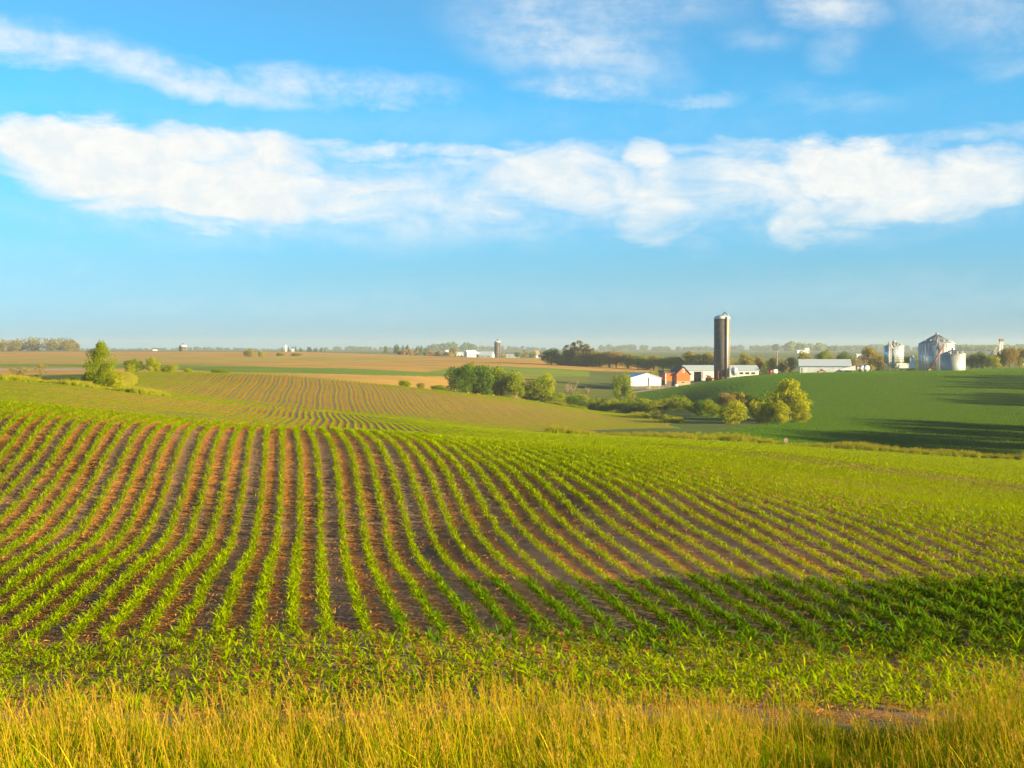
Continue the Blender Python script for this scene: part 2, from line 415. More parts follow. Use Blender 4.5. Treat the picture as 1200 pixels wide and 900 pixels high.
# grass & stubble cover
n_h = noise(0.03, 5.0, 0.65)
g1 = mixc(nt, ramp(n_h, 0.3, 0.7), mixc(nt, 1.0, c, (0.72, 0.80, 0.80), 'MULTIPLY'), mixc(nt, 1.0, c, (1.25, 1.12, 1.0), 'MULTIPLY'))
g1 = mixc(nt, math_(nt, 'MULTIPLY', ramp(n_med, 0.35, 0.7), 0.45), g1, mixc(nt, 1.0, c, (1.5, 1.2, 1.0), 'MULTIPLY'))
cc = mixc(nt, soilf, g1, s1)
pr = N(nt, 'ShaderNodeBsdfPrincipled', i_Roughness=0.95); pr.inputs['Specular IOR Level'].default_value = 0.1
L(nt, cc, pr.inputs['Base Color'])
hh = math_(nt, 'ADD', math_(nt, 'MULTIPLY', n_fine, 0.05), math_(nt, 'MULTIPLY', n_med, 0.12))
hh = math_(nt, 'ADD', hh, math_(nt, 'MULTIPLY', n_grit, 0.012))
bp = N(nt, 'ShaderNodeBump', i_Strength=0.9, i_Distance=1.0); L(nt, hh, bp.inputs['Height']); L(nt, bp.outputs[0], pr.inputs['Normal'])
L(nt, pr.outputs[0], out.inputs[0])
gm.materials.append(m)

# ------------------------------------------------------------------ scatter with geometry nodes (stuff only)
def proto(name, mesh):
    return bpy.data.objects.new(name, mesh)             # never linked: only a mesh carrier for the node tree
def scatter(name, pts, rotz, scl, idx, protos, label, cat, tilt=None):
    pts = np.asarray(pts, float)
    me = bpy.data.meshes.new(name); me.vertices.add(len(pts)); me.vertices.foreach_set('co', pts.astype(np.float32).ravel())
    rot = np.zeros((len(pts), 3)); rot[:, 2] = rotz
    if tilt is not None: rot[:, :2] = tilt
    a = me.attributes.new('rot', 'FLOAT_VECTOR', 'POINT'); a.data.foreach_set('vector', rot.astype(np.float32).ravel())
    s3 = np.asarray(scl, float)
    if s3.ndim == 1: s3 = np.repeat(s3[:, None], 3, 1)
    a = me.attributes.new('scl', 'FLOAT_VECTOR', 'POINT'); a.data.foreach_set('vector', s3.astype(np.float32).ravel())
    a = me.attributes.new('idx', 'INT', 'POINT'); a.data.foreach_set('value', np.asarray(idx, np.int32))
    o = bpy.data.objects.new(name, me); COL.objects.link(o); tag(o, label, cat, kind='stuff')
    ng = bpy.data.node_groups.new(name+'_nodes', 'GeometryNodeTree')
    ng.interface.new_socket('Geometry', in_out='INPUT', socket_type='NodeSocketGeometry')
    ng.interface.new_socket('Geometry', in_out='OUTPUT', socket_type='NodeSocketGeometry')
    gi = ng.nodes.new('NodeGroupInput'); go = ng.nodes.new('NodeGroupOutput'); jn = ng.nodes.new('GeometryNodeJoinGeometry')
    def na(nm, dt):
        n = ng.nodes.new('GeometryNodeInputNamedAttribute'); n.data_type = dt; n.inputs[0].default_value = nm
        return next(x for x in n.outputs if x.enabled and x.name == 'Attribute')
    ar, asc, ai = na('rot', 'FLOAT_VECTOR'), na('scl', 'FLOAT_VECTOR'), na('idx', 'INT')
    for k, pr_ in enumerate(protos):
        oi = ng.nodes.new('GeometryNodeObjectInfo'); oi.inputs['Object'].default_value = pr_
        oi.inputs['As Instance'].default_value = True
        ip = ng.nodes.new('GeometryNodeInstanceOnPoints')
        cmpn = ng.nodes.new('FunctionNodeCompare'); cmpn.data_type = 'INT'; cmpn.operation = 'EQUAL'
        ii = [x for x in cmpn.inputs if x.enabled]
        ng.links.new(ai, ii[0]); ii[1].default_value = k
        ng.links.new(gi.outputs[0], ip.inputs['Points']); ng.links.new(cmpn.outputs[0], ip.inputs['Selection'])
        ng.links.new(oi.outputs['Geometry'], ip.inputs['Instance'])
        ng.links.new(ar, ip.inputs['Rotation']); ng.links.new(asc, ip.inputs['Scale'])
        ng.links.new(ip.outputs[0], jn.inputs[0])
    ng.links.new(jn.outputs[0], go.inputs[0])
    md = o.modifiers.new('scatter', 'NODES'); md.node_group = ng
    return o

# ------------------------------------------------------------------ corn plants
def leaf_strip(V, Q, MI, base, az, length, up, droop, width, seg, mi=0, twist=0.0):
    """curved blade from base: rises then arches over"""
    d = np.array([math.cos(az), math.sin(az), 0]); side = np.array([-math.sin(az), math.cos(az), 0])
    o = len(V); p = np.array(base, float); ang = up
    for i in range(seg+1):
        t = i/seg
        w = width * (0.55 + 1.1*t - 1.62*t*t) if i < seg else width*0.02
        sd = side*math.cos(twist*t) + np.array([0, 0, 1])*math.sin(twist*t)
        V.append(p - sd*w*0.5); V.append(p + sd*w*0.5)
        ang = up - droop*(t+0.5/seg)**1.4
        p = p + length/seg*(d*math.cos(ang) + np.array([0, 0, 1])*math.sin(ang))
    for i in range(seg):
        Q.append((o+2*i, o+2*i+1, o+2*i+3, o+2*i+2)); MI.append(mi)
def corn_mesh(name, rnd, n=9, seg=5, h=0.27, material='corn', off=None, wid=1.0):
    V, Q, MI = [], [], []
    offs = off or [(0, 0, 0)]
    for (ox, oy, sz) in offs:
        k = sz if sz else 1
        a0 = rnd.uniform(0, 6.28); hh = h*k*rnd.uniform(0.85, 1.15)
        # stem
        leaf_strip(V, Q, MI, (ox, oy, -0.02), a0, hh*0.6, 1.5, 0.1, 0.028*wid, max(2, seg-2))
        leaf_strip(V, Q, MI, (ox, oy, -0.02), a0+1.57, hh*0.6, 1.5, 0.1, 0.028*wid, max(2, seg-2))
        for i in range(n):
            az = a0 + (i % 2)*math.pi + rnd.uniform(-0.5, 0.5) + i*0.25
            z = hh*(0.08 + 0.5*i/n)
            ln = hh*rnd.uniform(0.7, 1.05)*(0.75+0.35*math.sin(math.pi*(i+1)/(n+1)))
            leaf_strip(V, Q, MI, (ox, oy, z), az, ln*rnd.uniform(.8, 1.15), R(rnd.uniform(30, 78)), R(rnd.uniform(60, 140)) if i < n-2 else R(rnd.uniform(15, 70)), 0.040*k*wid*rnd.uniform(.7, 1.2), seg, twist=rnd.uniform(-0.9, 0.9))
    return np_mesh(name, np.array(V), np.array(Q), [M[material]], smooth=True)
rnd = random.Random(3)
CORN = [corn_mesh('corn_plant', rnd, n=rnd.randint(7, 12), h=rnd.uniform(.20, .27)) for _ in range(8)]
LUSH_SHADE = [corn_mesh('corn_plant_lush_shade', rnd, n=10, h=0.31, material='corn_lush_shade', wid=1.15) for _ in range(4)]
def seg_off(n, ln, jit=0.05): return [(rnd.uniform(-jit, jit), -ln/2 + ln*(i+0.5)/n + rnd.uniform(-0.03, 0.03), rnd.uniform(0.8, 1.15)) for i in range(n)]
SEGM = [corn_mesh('corn_row_piece', rnd, n=6, seg=3, h=0.20, off=seg_off(11, 1.0, 0.08), wid=1.1) for _ in range(5)]
SEGF = [corn_mesh('corn_row_far_piece', rnd, n=5, seg=2, h=0.29, off=seg_off(9, 2.0, 0.04), wid=1.6) for _ in range(4)]
SOYF = [corn_mesh('short_crop_piece', rnd, n=4, seg=2, h=0.30, material='soy', off=seg_off(9, 2.0, 0.15), wid=2.2) for _ in range(4)]

pc = [proto('corn_plant_source', me) for me in CORN + LUSH_SHADE]
# headland rows run across, parallel to the verge
hp = []
for r in range(29):
    y0 = 21.0 + r*0.40
    xs = np.arange(-17, 17, 0.125)
    xs = xs + rng.normal(0, 0.035, len(xs)); yy = y0 + 0.18*np.sin(xs*0.35) + rng.normal(0, 0.05 + 0.06, len(xs))
    keep = (yy < head(xs)) & (rng.random(len(xs)) > 0.15) & (abs(px_of(xs, yy)-600) < 850)
    for x, y in zip(xs[keep], yy[keep]): hp.append((x, y, r))
hp = np.array(hp)
ZH = H(hp[:, 0], hp[:, 1])
inframe = (abs(px_of(hp[:, 0], hp[:, 1]) - 600) < 596)
order = np.argsort(hp[:, 1] + 1e3*(~inframe))
big = order[:300]; rest = order[300:]
def lush_shade_band(X, Y): return sm(-4.5, 0.5, X) * (1-sm(36.9, 38.3, Y + 0.4*np.sin(X*0.8)+0.25*np.sin(X*2.3))) * sm(26.5, 30.5, Y)  # band of larger growth, with its shade painted by the darker leaves
k0 = 0
for i in big:
    o = bpy.data.objects.new('corn_plant', CORN[int(rng.integers(8))]); COL.objects.link(o)
    o.location = (hp[i, 0], hp[i, 1], ZH[i]-0.01); o.rotation_euler = (rng.normal(0, .08), rng.normal(0, .08), rng.uniform(0, 6.28))
    o.scale = (float(rng.uniform(0.55, 1.05)),)*3
    tag(o, 'young corn plant in the nearest crop rows just behind the roadside grass', 'corn plant', 'young corn plants nearest the roadside grass')
# long rows
pts = []
for k in range(-98, 142):
    yv = np.arange(28.5, 86, 0.062); yv = yv + rng.normal(0, 0.03, len(yv))
    x0 = k*SP + g(yv) + rng.normal(0, 0.062, len(yv))
    p = px_of(x0, yv)
    keep = (yv > head(x0)) & (abs(p-600) < 600 + 180) & (rng.random(len(yv)) > 0.05)
    pts.append(np.stack([x0[keep], yv[keep], np.full(keep.sum(), k)], 1))
pts = np.concatenate(pts + [hp[rest]])
z = H(pts[:, 0], pts[:, 1]) - 0.01
lu = lush_shade_band(pts[:, 0], pts[:, 1])
in_lush_shade = rng.random(len(pts)) < lu*0.97
idxv = np.where(in_lush_shade, 8 + rng.integers(0, 4, len(pts)), rng.integers(0, 8, len(pts)))
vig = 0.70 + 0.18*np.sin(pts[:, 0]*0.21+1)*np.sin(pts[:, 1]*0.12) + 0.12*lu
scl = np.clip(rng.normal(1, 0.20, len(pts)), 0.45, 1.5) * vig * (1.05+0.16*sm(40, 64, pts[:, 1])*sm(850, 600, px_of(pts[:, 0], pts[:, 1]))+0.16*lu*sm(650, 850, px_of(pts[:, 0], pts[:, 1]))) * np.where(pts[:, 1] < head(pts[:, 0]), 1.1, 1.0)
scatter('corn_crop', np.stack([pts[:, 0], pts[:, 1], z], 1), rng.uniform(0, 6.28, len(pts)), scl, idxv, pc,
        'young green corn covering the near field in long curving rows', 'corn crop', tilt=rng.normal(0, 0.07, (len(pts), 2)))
# middle distance rows, pieces one metre long
def row_pieces(k0, k1, y0, y1, step, mask, marg=160, sp=SP):
    out = []
    for k in range(k0, k1):
        yv = np.arange(y0, y1, step) + rng.uniform(-0.2, 0.2)
        x = k*sp + g(yv)
        keep = (abs(px_of(x, yv)-600) < 600+marg) & mask(x, yv)
        out.append(np.stack([x[keep], yv[keep]], 1))
    return np.concatenate(out)
def slope_ang(p):                                       # pieces turn with the row
    return -(g(p[:, 1]+0.5)-g(p[:, 1]-0.5))
a = row_pieces(-240, 326, 86, 200, 1.0, lambda x, y: y < edge_near(x, y)-2)
za = H(a[:, 0], a[:, 1])
dz = H(a[:, 0] + 0*a[:, 0], a[:, 1]+0.5) - H(a[:, 0], a[:, 1]-0.5)
til = np.zeros((len(a), 2)); til[:, 0] = np.arctan(dz)
scatter('corn_crop_middle', np.stack([a[:, 0], a[:, 1], za-0.01], 1), slope_ang(a), rng.uniform(0.85, 1.15, len(a))*(0.72+0.18*sm(150, 330, px_of(a[:, 0], a[:, 1]))+0.12*sm(620, 800, px_of(a[:, 0], a[:, 1]))), rng.integers(0, 5, len(a)),
        [proto('corn_row_source', me) for me in SEGM], 'young corn rows on the far half of the near field beyond its crest', 'corn crop', tilt=til)
b = row_pieces(-280, 280, 204, 396, 2.0, in_second, 60, SP*1.3)
zb = H(b[:, 0], b[:, 1]); dz = (H(b[:, 0], b[:, 1]+1) - H(b[:, 0], b[:, 1]-1))/2
til = np.zeros((len(b), 2)); til[:, 0] = np.arctan(dz)
scatter('corn_crop_far', np.stack([b[:, 0], b[:, 1], zb-0.01], 1), slope_ang(b), rng.uniform(0.9, 1.15, len(b))*(1.0-0.22*sm(430, 620, px_of(b[:, 0], b[:, 1]))), rng.integers(0, 4, len(b)),
        [proto('corn_row_far_source', me) for me in SEGF], 'young corn in narrow rows on the second rounded hill', 'corn crop', tilt=til)
# short crop on the right hill: rows run across the slope
cl = []
for k in range(470):
    y0 = 207 + k*0.76
    xv = np.arange(0.02*y0, 0.47*y0, 2.0) + rng.uniform(-1, 1)
    yv = y0 + 3.0*np.sin(xv/40.0 + 1)
    keep = in_right(xv, yv) & (abs(px_of(xv, yv)-600) < 660)
    cl.append(np.stack([xv[keep], yv[keep]], 1))
cl = np.concatenate(cl)
zc = H(cl[:, 0], cl[:, 1])
scatter('short_crop', np.stack([cl[:, 0], cl[:, 1], zc-0.02], 1), np.full(len(cl), 1.57), rng.uniform(0.85, 1.15, len(cl)), rng.integers(0, 4, len(cl)),
        [proto('short_crop_source', me) for me in SOYF], 'short dark green crop across the broad hill below the grain bins', 'green crop')

# ------------------------------------------------------------------ stalk residue on the soil
def residue_mesh(n):
    V, Q, MI = [], [], []
    for i in range(n):
        x, y = rng.uniform(-0.4, 0.4, 2); az = rng.uniform(0, 6.28); ln = rng.uniform(0.04, 0.16)
        leaf_strip(V, Q, MI, (x, y, rng.uniform(0.0, 0.03)), az, ln, R(rng.uniform(-5, 40)), R(rng.uniform(0, 30)), rng.uniform(0.015, 0.035), 2, twist=rng.uniform(0.3, 1.4))
    return np_mesh('stalk_residue', np.array(V), np.array(Q), [M['residue']])
RES_ = [proto('residue_source', residue_mesh(26)) for _ in range(4)]
n = 15000
yv = np.sqrt(rng.uniform(19.5**2, 90**2, n)); xv = yv*rng.uniform(-0.46, 0.46, n)
amount = 0.35 + 0.5*np.sin(xv*0.19+0.5)*np.sin(yv*0.11+1) + 0.35*sm(45, 60, yv)*(1-sm(-2, 6, xv))
keep = rng.random(n) < amount
xv, yv = xv[keep], yv[keep]
scatter('stalk_residue', np.stack([xv, yv, H(xv, yv)], 1), rng.uniform(0, 6.28, len(xv)), rng.uniform(0.7, 1.2, len(xv)), rng.integers(0, 4, len(xv)),
        RES_, 'orange brown corn stalk litter on the bare soil between the rows', 'crop residue')

# ------------------------------------------------------------------ grasses
def grass_mesh(name, rnd, nb, ns, hgt, rad, width=0.008, yellow=0.3, lean=0.25, suf=''):
    V, Q, MI = [], [], []
    for i in range(nb):
        r = rad*math.sqrt(rnd.random()); a = rnd.uniform(0, 6.28)
        ln = hgt*rnd.uniform(0.45, 0.95)
        leaf_strip(V, Q, MI, (r*math.cos(a), r*math.sin(a), -0.05), rnd.gauss(3.0, 1.6), ln, R(rnd.uniform(72, 90)), R(rnd.uniform(10, 75)), width*rnd.choice([0.7, 0.9, 1.1, 1.5, 2.4]), 4, 1 if rnd.random() < yellow else 0, twist=rnd.uniform(-1, 1))
    for i in range(ns):
        r = rad*math.sqrt(rnd.random()); a = rnd.uniform(0, 6.28); bx, by = r*math.cos(a), r*math.sin(a)
        az = rnd.gauss(3.0, 1.2); L_ = hgt*rnd.uniform(0.8, 1.2); le = rnd.uniform(0.03, lean); bend = rnd.uniform(0.0, 0.5)
        p = np.array([bx, by, -0.05]); d = np.array([math.cos(az), math.sin(az), 0]); pts = [p]
        for j in range(5):
            an = le + bend*(j/4)**2; p = p + L_/5*(d*math.sin(an)+np.array([0, 0, 1])*math.cos(an)); pts.append(p)
        for sd in (np.array([-d[1], d[0], 0]), np.array([d[0], d[1], 0.0])):
            o = len(V); w = width*0.32
            for q in pts: V.append(q-sd*w); V.append(q+sd*w)
            for j in range(5): Q.append((o+2*j, o+2*j+1, o+2*j+3, o+2*j+2)); MI.append(1)
        # seed head: small flakes round the top fifth
        tip = pts[-1]; prev = pts[-2]; ax = tip-prev
        hl = rnd.uniform(0.5, 1.1)
        for j in range(22):
            t = rnd.random(); q = tip - ax*hl*t*0.9
            a2 = rnd.uniform(0, 6.28); rr = 0.012*(0.4+t)*rnd.uniform(0.5, 1.6)
            leaf_strip(V, Q, MI, q, a2, 0.025+rr, R(rnd.uniform(30, 75)), 0.2, width*0.9, 1, 2)
    return np_mesh(name, np.array(V), np.array(Q), [M['grass'], M['straw'+suf], M['seed'+suf]], np.array(MI))
rnd = random.Random(21)
GRS = [grass_mesh('grass_clump', rnd, 62, 2, 0.60, 0.26, yellow=0.02) for _ in range(4)] + \
      [grass_mesh('grass_clump_tall', rnd, 40, 5, 0.84, 0.27, yellow=0.07) for _ in range(4)]
pg = [proto('grass_source', me) for me in GRS]
n = 3900
yv = rng.uniform(8.0, 19.6, n); xv = rng.uniform(-1, 1, n)*(0.55*yv+1.5)
edge = 18.2 + 0.7*np.sin(xv*0.9)+0.5*np.sin(xv*2.3+1) + 0.8*sm(4, 7, xv)
dens = np.where(yv < edge-1.5, 1.0, np.clip((edge-yv)/1.8, 0, 1)*0.55 + 0.04)
keep = rng.random(n) < dens
xv, yv = xv[keep], yv[keep]
tallp = 0.34 + 0.45*np.sin(xv*1.7+0.6*yv)*np.sin(yv*1.3-xv*0.5+1) + 0.25*sm(15, 17, yv)
tall = rng.random(len(xv)) < tallp
pat = np.sin(xv*1.7+0.6*yv)*np.sin(yv*1.3-xv*0.5+1) + 0.6*np.sin(xv*3.9+yv*2.1)
hs = np.where(tall, 0.88, 0.80)*rng.uniform(0.5, 1.22, len(xv))*(0.95+0.13*pat+0.10*np.sin(xv*0.75+2)+0.18*sm(4.5, 6.2, xv)) * (1-0.25*sm(17, 19, yv))
scatter('verge_grass', np.stack([xv, yv, H(xv, yv)], 1), rng.normal(0, 0.6, len(xv)), hs, np.where(tall, 4, 0)+rng.integers(0, 4, len(xv)), pg,
        'tall golden green roadside grass with seed heads along the bottom', 'grass')
# rough grass along the far edge of the near field and on the left bank
GRF = [grass_mesh('rough_grass_clump', rnd, 60, 22, 1.05, 0.55, width=0.05, yellow=0.35, suf='_rough') for _ in range(4)]
GRG = [grass_mesh('green_rough_grass_clump', rnd, 90, 3, 0.9, 0.6, width=0.06, yellow=0.05, suf='_rough') for _ in range(3)]
pf = [proto('rough_grass_source', me) for me in GRF + GRG]
bx, by, bi, bs = [], [], [], []
def strip(nn, xr, yfun, tallness, green=0.3):
    for _ in range(nn):
        x = rng.uniform(*xr); y = yfun(x)
        bx.append(x); by.append(y); bs.append(tallness(x)*rng.uniform(0.6, 1.15)); bi.append(rng.integers(4, 7) if rng.random() < green else rng.integers(0, 4))
strip(1500, (5, 98), lambda x: edge_near(x, 0)+rng.uniform(-0.5, 4.5), lambda x: 0.75+0.35*math.sin(x*0.35)*math.sin(x*0.09+1)+0.25*float(sm(35, 80, x)), 0.5)
strip(260, (-52, 6), lambda x: edge_near(x, 0)+rng.uniform(0, 3.0), lambda x: 0.22, 0.4)
strip(900, (-82, -50), lambda x: edge_near(x, 0)+rng.uniform(0, 14), lambda x: 0.6+0.2*math.sin(x*.7), 0.3)
# bank left of the second field
for _ in range(1100):
    D = rng.uniform(225, 335); p = 150 + 14*math.sin(D*0.05)-(D-240)*0.14 - abs(rng.normal(0, 9))
    bx.append((p-600)/F*D); by.append(D); bs.append(rng.uniform(0.5, 1.1)); bi.append(rng.integers(0, 4) if rng.random() < 0.85 else 5)
# pale grass line at the foot and crest of the second field
for _ in range(900):
    t = rng.random(); p = 640 + t*160; py = 470+t*24 + rng.normal(0, 1.0)
    D = find_D(p, py, 300, 420) if t < 0.6 else find_D(p, py, 260, 420)
    bx.append((p-600)/F*D); by.append(D); bs.append(rng.uniform(0.3, 0.9)); bi.append(rng.integers(2, 7))
for _ in range(260):
    p = rng.uniform(770, 880); D = rng.uniform(216, 232)+ (p-770)*0.1
    bx.append((p-600)/F*D); by.append(D); bs.append(rng.uniform(0.15, 0.5)); bi.append(rng.integers(0, 7))
bx, by = np.array(bx), np.array(by)
scatter('field_edge_grass', np.stack([bx, by, H(bx, by)], 1), rng.uniform(0, 6.28, len(bx)), np.array(bs), np.array(bi), pf,
        'rough yellow and green grass along the field boundaries and bank', 'grass')

# ------------------------------------------------------------------ trees
def crown_mesh(name, seed, shape, colour, nleaf, leaf=0.2, nclump=26):
    """unit tree: height 1, crown width 1 at scale; shape gives clump layout"""
    r = np.random.default_rng(seed)
    cl = []
    for i in range(nclump):
        if shape == 'round':
            v = r.normal(size=3); v /= np.linalg.norm(v); q = v*r.random()**0.4
            c = np.array([q[0]*0.37, q[1]*0.37, 0.50+q[2]*0.38]); s = r.uniform(0.07, 0.21)
        elif shape == 'bush':
            v = r.normal(size=3); v /= np.linalg.norm(v); q = v*r.random()**0.4
            c = np.array([q[0]*0.40, q[1]*0.40, 0.40+q[2]*0.42]); s = r.uniform(0.08, 0.22)
        elif shape == 'tall':
            z = r.uniform(0.05, 0.90); w = 0.44*math.sin(math.pi*min(1, (z+0.12)))**0.6 + 0.02
            a = r.uniform(0, 6.28); rr = w*math.sqrt(r.random())
            c = np.array([rr*math.cos(a), rr*math.sin(a), z]); s = r.uniform(0.09, 0.16)
        elif shape == 'spire':
            z = r.random()**1.3*0.9+0.08; w = 0.46*(1-z)+0.03
            a = r.uniform(0, 6.28); rr = w*r.uniform(0.4, 1)
            c = np.array([rr*math.cos(a), rr*math.sin(a), z]); s = 0.05+0.10*(1-z)
        elif shape == 'sparse':
            v = r.normal(size=3); v /= np.linalg.norm(v); q = v*r.random()**0.3
            c = np.array([q[0]*0.42, q[1]*0.42, 0.6+q[2]*0.33]); s = r.uniform(0.05, 0.10)
        cl.append((c, s))
    tot = sum(s**2 for _, s in cl)
    Vs = []
    for c, s in cl:
        k = int(nleaf*s*s/tot)
        d = r.normal(size=(k, 3)); d /= np.linalg.norm(d, axis=1)[:, None]
        rad = s*(0.55+0.5*r.random(k)**0.6)*(1+0.25*np.sin(d[:, 0]*5+c[0]*30)*np.sin(d[:, 2]*6+c[1]*30))
        pc_ = c + d*rad[:, None]*np.array([1, 1, 0.8])
        nrm = d*0.6 + r.normal(size=(k, 3))*0.7; nrm /= np.linalg.norm(nrm, axis=1)[:, None]
        t = np.cross(nrm, r.normal(size=(k, 3))); t /= np.linalg.norm(t, axis=1)[:, None]
        b2 = np.cross(nrm, t); sz = leaf*r.uniform(0.6, 1.3, k)[:, None]
        Vs.append(np.stack([pc_-t*sz*0.5, pc_-b2*sz*0.33, pc_+t*sz*0.5, pc_+b2*sz*0.33], 1))
    V = np.concatenate(Vs).reshape(-1, 3); V[:, 2] = np.maximum(V[:, 2], 0.005)
    Q = np.arange(len(V)).reshape(-1, 4)
    return np_mesh(name, V, Q, [M['leaf_'+colour]]), cl
def trunk_mesh(name, seed, cl, top, r0=0.022, limbs=9, m='bark'):
    r = random.Random(seed); mb = MB()
    pts = [(0, 0, -0.03)]
    for i in range(1, 6): pts.append((r.uniform(-.015, .015)*i, r.uniform(-.015, .015)*i, top*i/5))
    mb.tube(pts, [r0*(1.25-0.95*i/5) for i in range(6)], 7)
    for i in range(limbs):
        c = cl[(i*3) % len(cl)][0]; j = min(5, max(1, int(c[2]/top*3.0)))
        p0 = Vector(pts[j]); p2 = Vector(c); p1 = (p0+p2)/2 + Vector((0, 0, 0.03))
        mb.tube([p0, p1, p2], [r0*0.5, r0*0.33, r0*0.1], 5)
    return mb.mesh(name, M[m])
TREES = {}
def tree_kind(key, shape, colour, nleaf, leaf, nclump, top=0.7, n=2, r0=0.022):
    lst = []
    for i in range(n):
        cm, cl_ = crown_mesh('crown', hash_(key)+i*17, shape, colour, nleaf, leaf, nclump)
        lst.append((cm, trunk_mesh('trunk', i+5, cl_, top, r0)))
    TREES[key] = lst
def hash_(s): return sum(ord(c)*(i+3) for i, c in enumerate(s))
for colr in TREECOL:
    if colr == 'spruce': continue
    tree_kind('round_'+colr, 'round', colr, 9500, 0.034, 44, n=2)
    tree_kind('bush_'+colr, 'bush', colr, 7000, 0.042, 30, top=0.4, n=2, r0=0.015)
tree_kind('tall_yellow', 'tall', 'yellow', 14000, 0.026, 60, top=0.85, n=1)
tree_kind('tall_olive', 'tall', 'olive', 9000, 0.032, 44, top=0.85, n=2)
tree_kind('spire_spruce', 'spire', 'spruce', 6000, 0.04, 60, top=0.95, n=2)
tree_kind('sparse_brown', 'sparse', 'brown', 1500, 0.03, 26, top=0.8, n=2, r0=0.018)
tree_kind('sparse_olive', 'sparse', 'olive', 1700, 0.032, 22, top=0.8, n=2, r0=0.02)
tree_kind('tall_mixed', 'tall', 'green', 17000, 0.026, 70, top=0.85, n=1)
cnt = [0]
def plant(kind, px, D, wpx, hpx, label, cat='tree', group=None, name=None, lift=0.0):
    """tree/bush of apparent photo width/height at distance D, real size follows"""
    cnt[0] += 1
    x, y, z = at(px, D); k = mpp(D)
    lst = TREES[kind]; cm, tm = lst[cnt[0] % len(lst)]
    w, h = wpx*k, hpx*k
    r = empty(name or ('bush' if 'bush' in kind else 'spruce_tree' if 'spire' in kind else 'leafy_tree'), (x, y, z+lift), random.uniform(0, 6.28), label, cat, group, scale=(w, w, h))
    a_ = bpy.data.objects.new('crown', cm); b_ = bpy.data.objects.new('trunk', tm)
    for o in (a_, b_): COL.objects.link(o); o.parent = r
    return r
G_G = 'trees of the dense green grove behind the second corn hill'
# left side
plant('tall_mixed', 119, 204, 40, 57, 'tall leafy tree standing alone at the left edge of the field, sunlit on its right')
plant('bush_yellow', 134, 203, 22, 24, 'yellow green bush at the right foot of the lone left tree', 'bush')
plant('bush_green', 105, 205, 30, 20, 'green bush at the left foot of the lone left tree', 'bush')
plant('bush_dark', 82, 222, 26, 14, 'low dark green bush spreading left of the lone tree', 'bush')
plant('bush_dark', 94, 216, 20, 13, 'small dark bush between the low spreading bush and the lone tree', 'bush')
plant('sparse_olive', 24, 290, 34, 20, 'wide scraggly yellowish small tree near the left picture edge')
plant('sparse_olive', 48, 284, 19, 22, 'narrow scraggly small tree left of the dark bushes')
plant('bush_dark', 44, 282, 9, 9, 'tiny dark bush at the foot of the narrow scraggly tree', 'bush')
plant('bush_green', 157, 345, 26, 19, 'green bush on the grassy bank, first right of the lone tree', 'bush')
plant('bush_yellow', 179, 346, 21, 21, 'tall yellow bush in the middle of the bank row', 'bush')
plant('bush_yellow', 197, 348, 24, 13, 'low wide bush at the right end of the bank row', 'bush')
plant('bush_yellow', 152, 340, 14, 13, 'small yellow bush low on the grassy bank', 'bush')
plant('bush_yellow', 221, 352, 13, 8, 'isolated little yellow bush on the skyline of the second corn hill', 'bush')
plant('bush_green', 258, 356, 24, 8, 'flat green bush on the left crest of the second corn hill', 'bush')
plant('bush_olive', 292, 900, 18, 11, 'olive bush beside the small green patch in the far tan field', 'bush')
plant('bush_yellow', 306, 880, 8, 9, 'pale yellow bush at the end of the small green patch', 'bush')
plant('bush_olive', 328, 950, 14, 5, 'low olive scrub in the far tan field, left one', 'bush')
plant('bush_olive', 348, 950, 16, 5, 'low olive scrub in the far tan field, right one', 'bush')
plant('bush_yellow', 475, 350, 17, 12, 'rounded bush on the crest of the second corn hill', 'bush')
plant('bush_olive', 493, 352, 12, 11, 'smaller bush right of the rounded crest bush', 'bush')
plant('bush_green', 514, 356, 22, 9, 'low bush just left of the green grove', 'bush')
# grove
for i, (px, w, h, d) in enumerate([(538, 30, 36, 392), (551, 30, 42, 400), (566, 32, 41, 398), (581, 30, 40, 402), (594, 26, 40, 402), (603, 22, 33, 398)]):
    plant('bush_dark' if i in (0, 2) else 'bush_green', px, d, w+8, h+3, ['dark tree at the left end of the green grove', 'tallest tree near the left end of the green grove', 'broad dark tree in the left middle of the green grove', 'sunlit tree in the middle of the green grove', 'slimmer tree right of the grove middle', 'lower tree at the right end of the main grove'][i], group=G_G)
for i, (px, w, h, d, k) in enumerate([(617, 32, 32, 404, 'bush_green'), (635, 42, 37, 402, 'bush_green'), (641, 24, 41, 415, 'round_yellow'), (655, 20, 22, 405, 'bush_yellow'), (668, 24, 18, 412, 'bush_green'), (682, 26, 24, 425, 'bush_yellow'), (694, 20, 19, 420, 'bush_green'), (664, 16, 17, 430, 'bush_yellow')]):
    plant(k, px, d, w, h, ['round tree filling the gap right of the main grove', 'wide sunlit tree right of the main grove', 'tree poking up behind the wide sunlit tree', 'yellow bush right of the wide sunlit tree', 'green bush on the slope between two yellow ones', 'larger yellow bush left of the slender farm tree', 'dark green bush beside the larger yellow bush', 'small bright bush behind the slope bushes'][i], 'bush' if 'bush' in k else 'tree')
plant('round_green', 728, 455, 28, 44, 'slender upright tree left of the white shed', name='leafy_tree')
plant('bush_olive', 738, 458, 15, 26, 'olive tree leaning on the right side of the slender farm tree', 'tree')
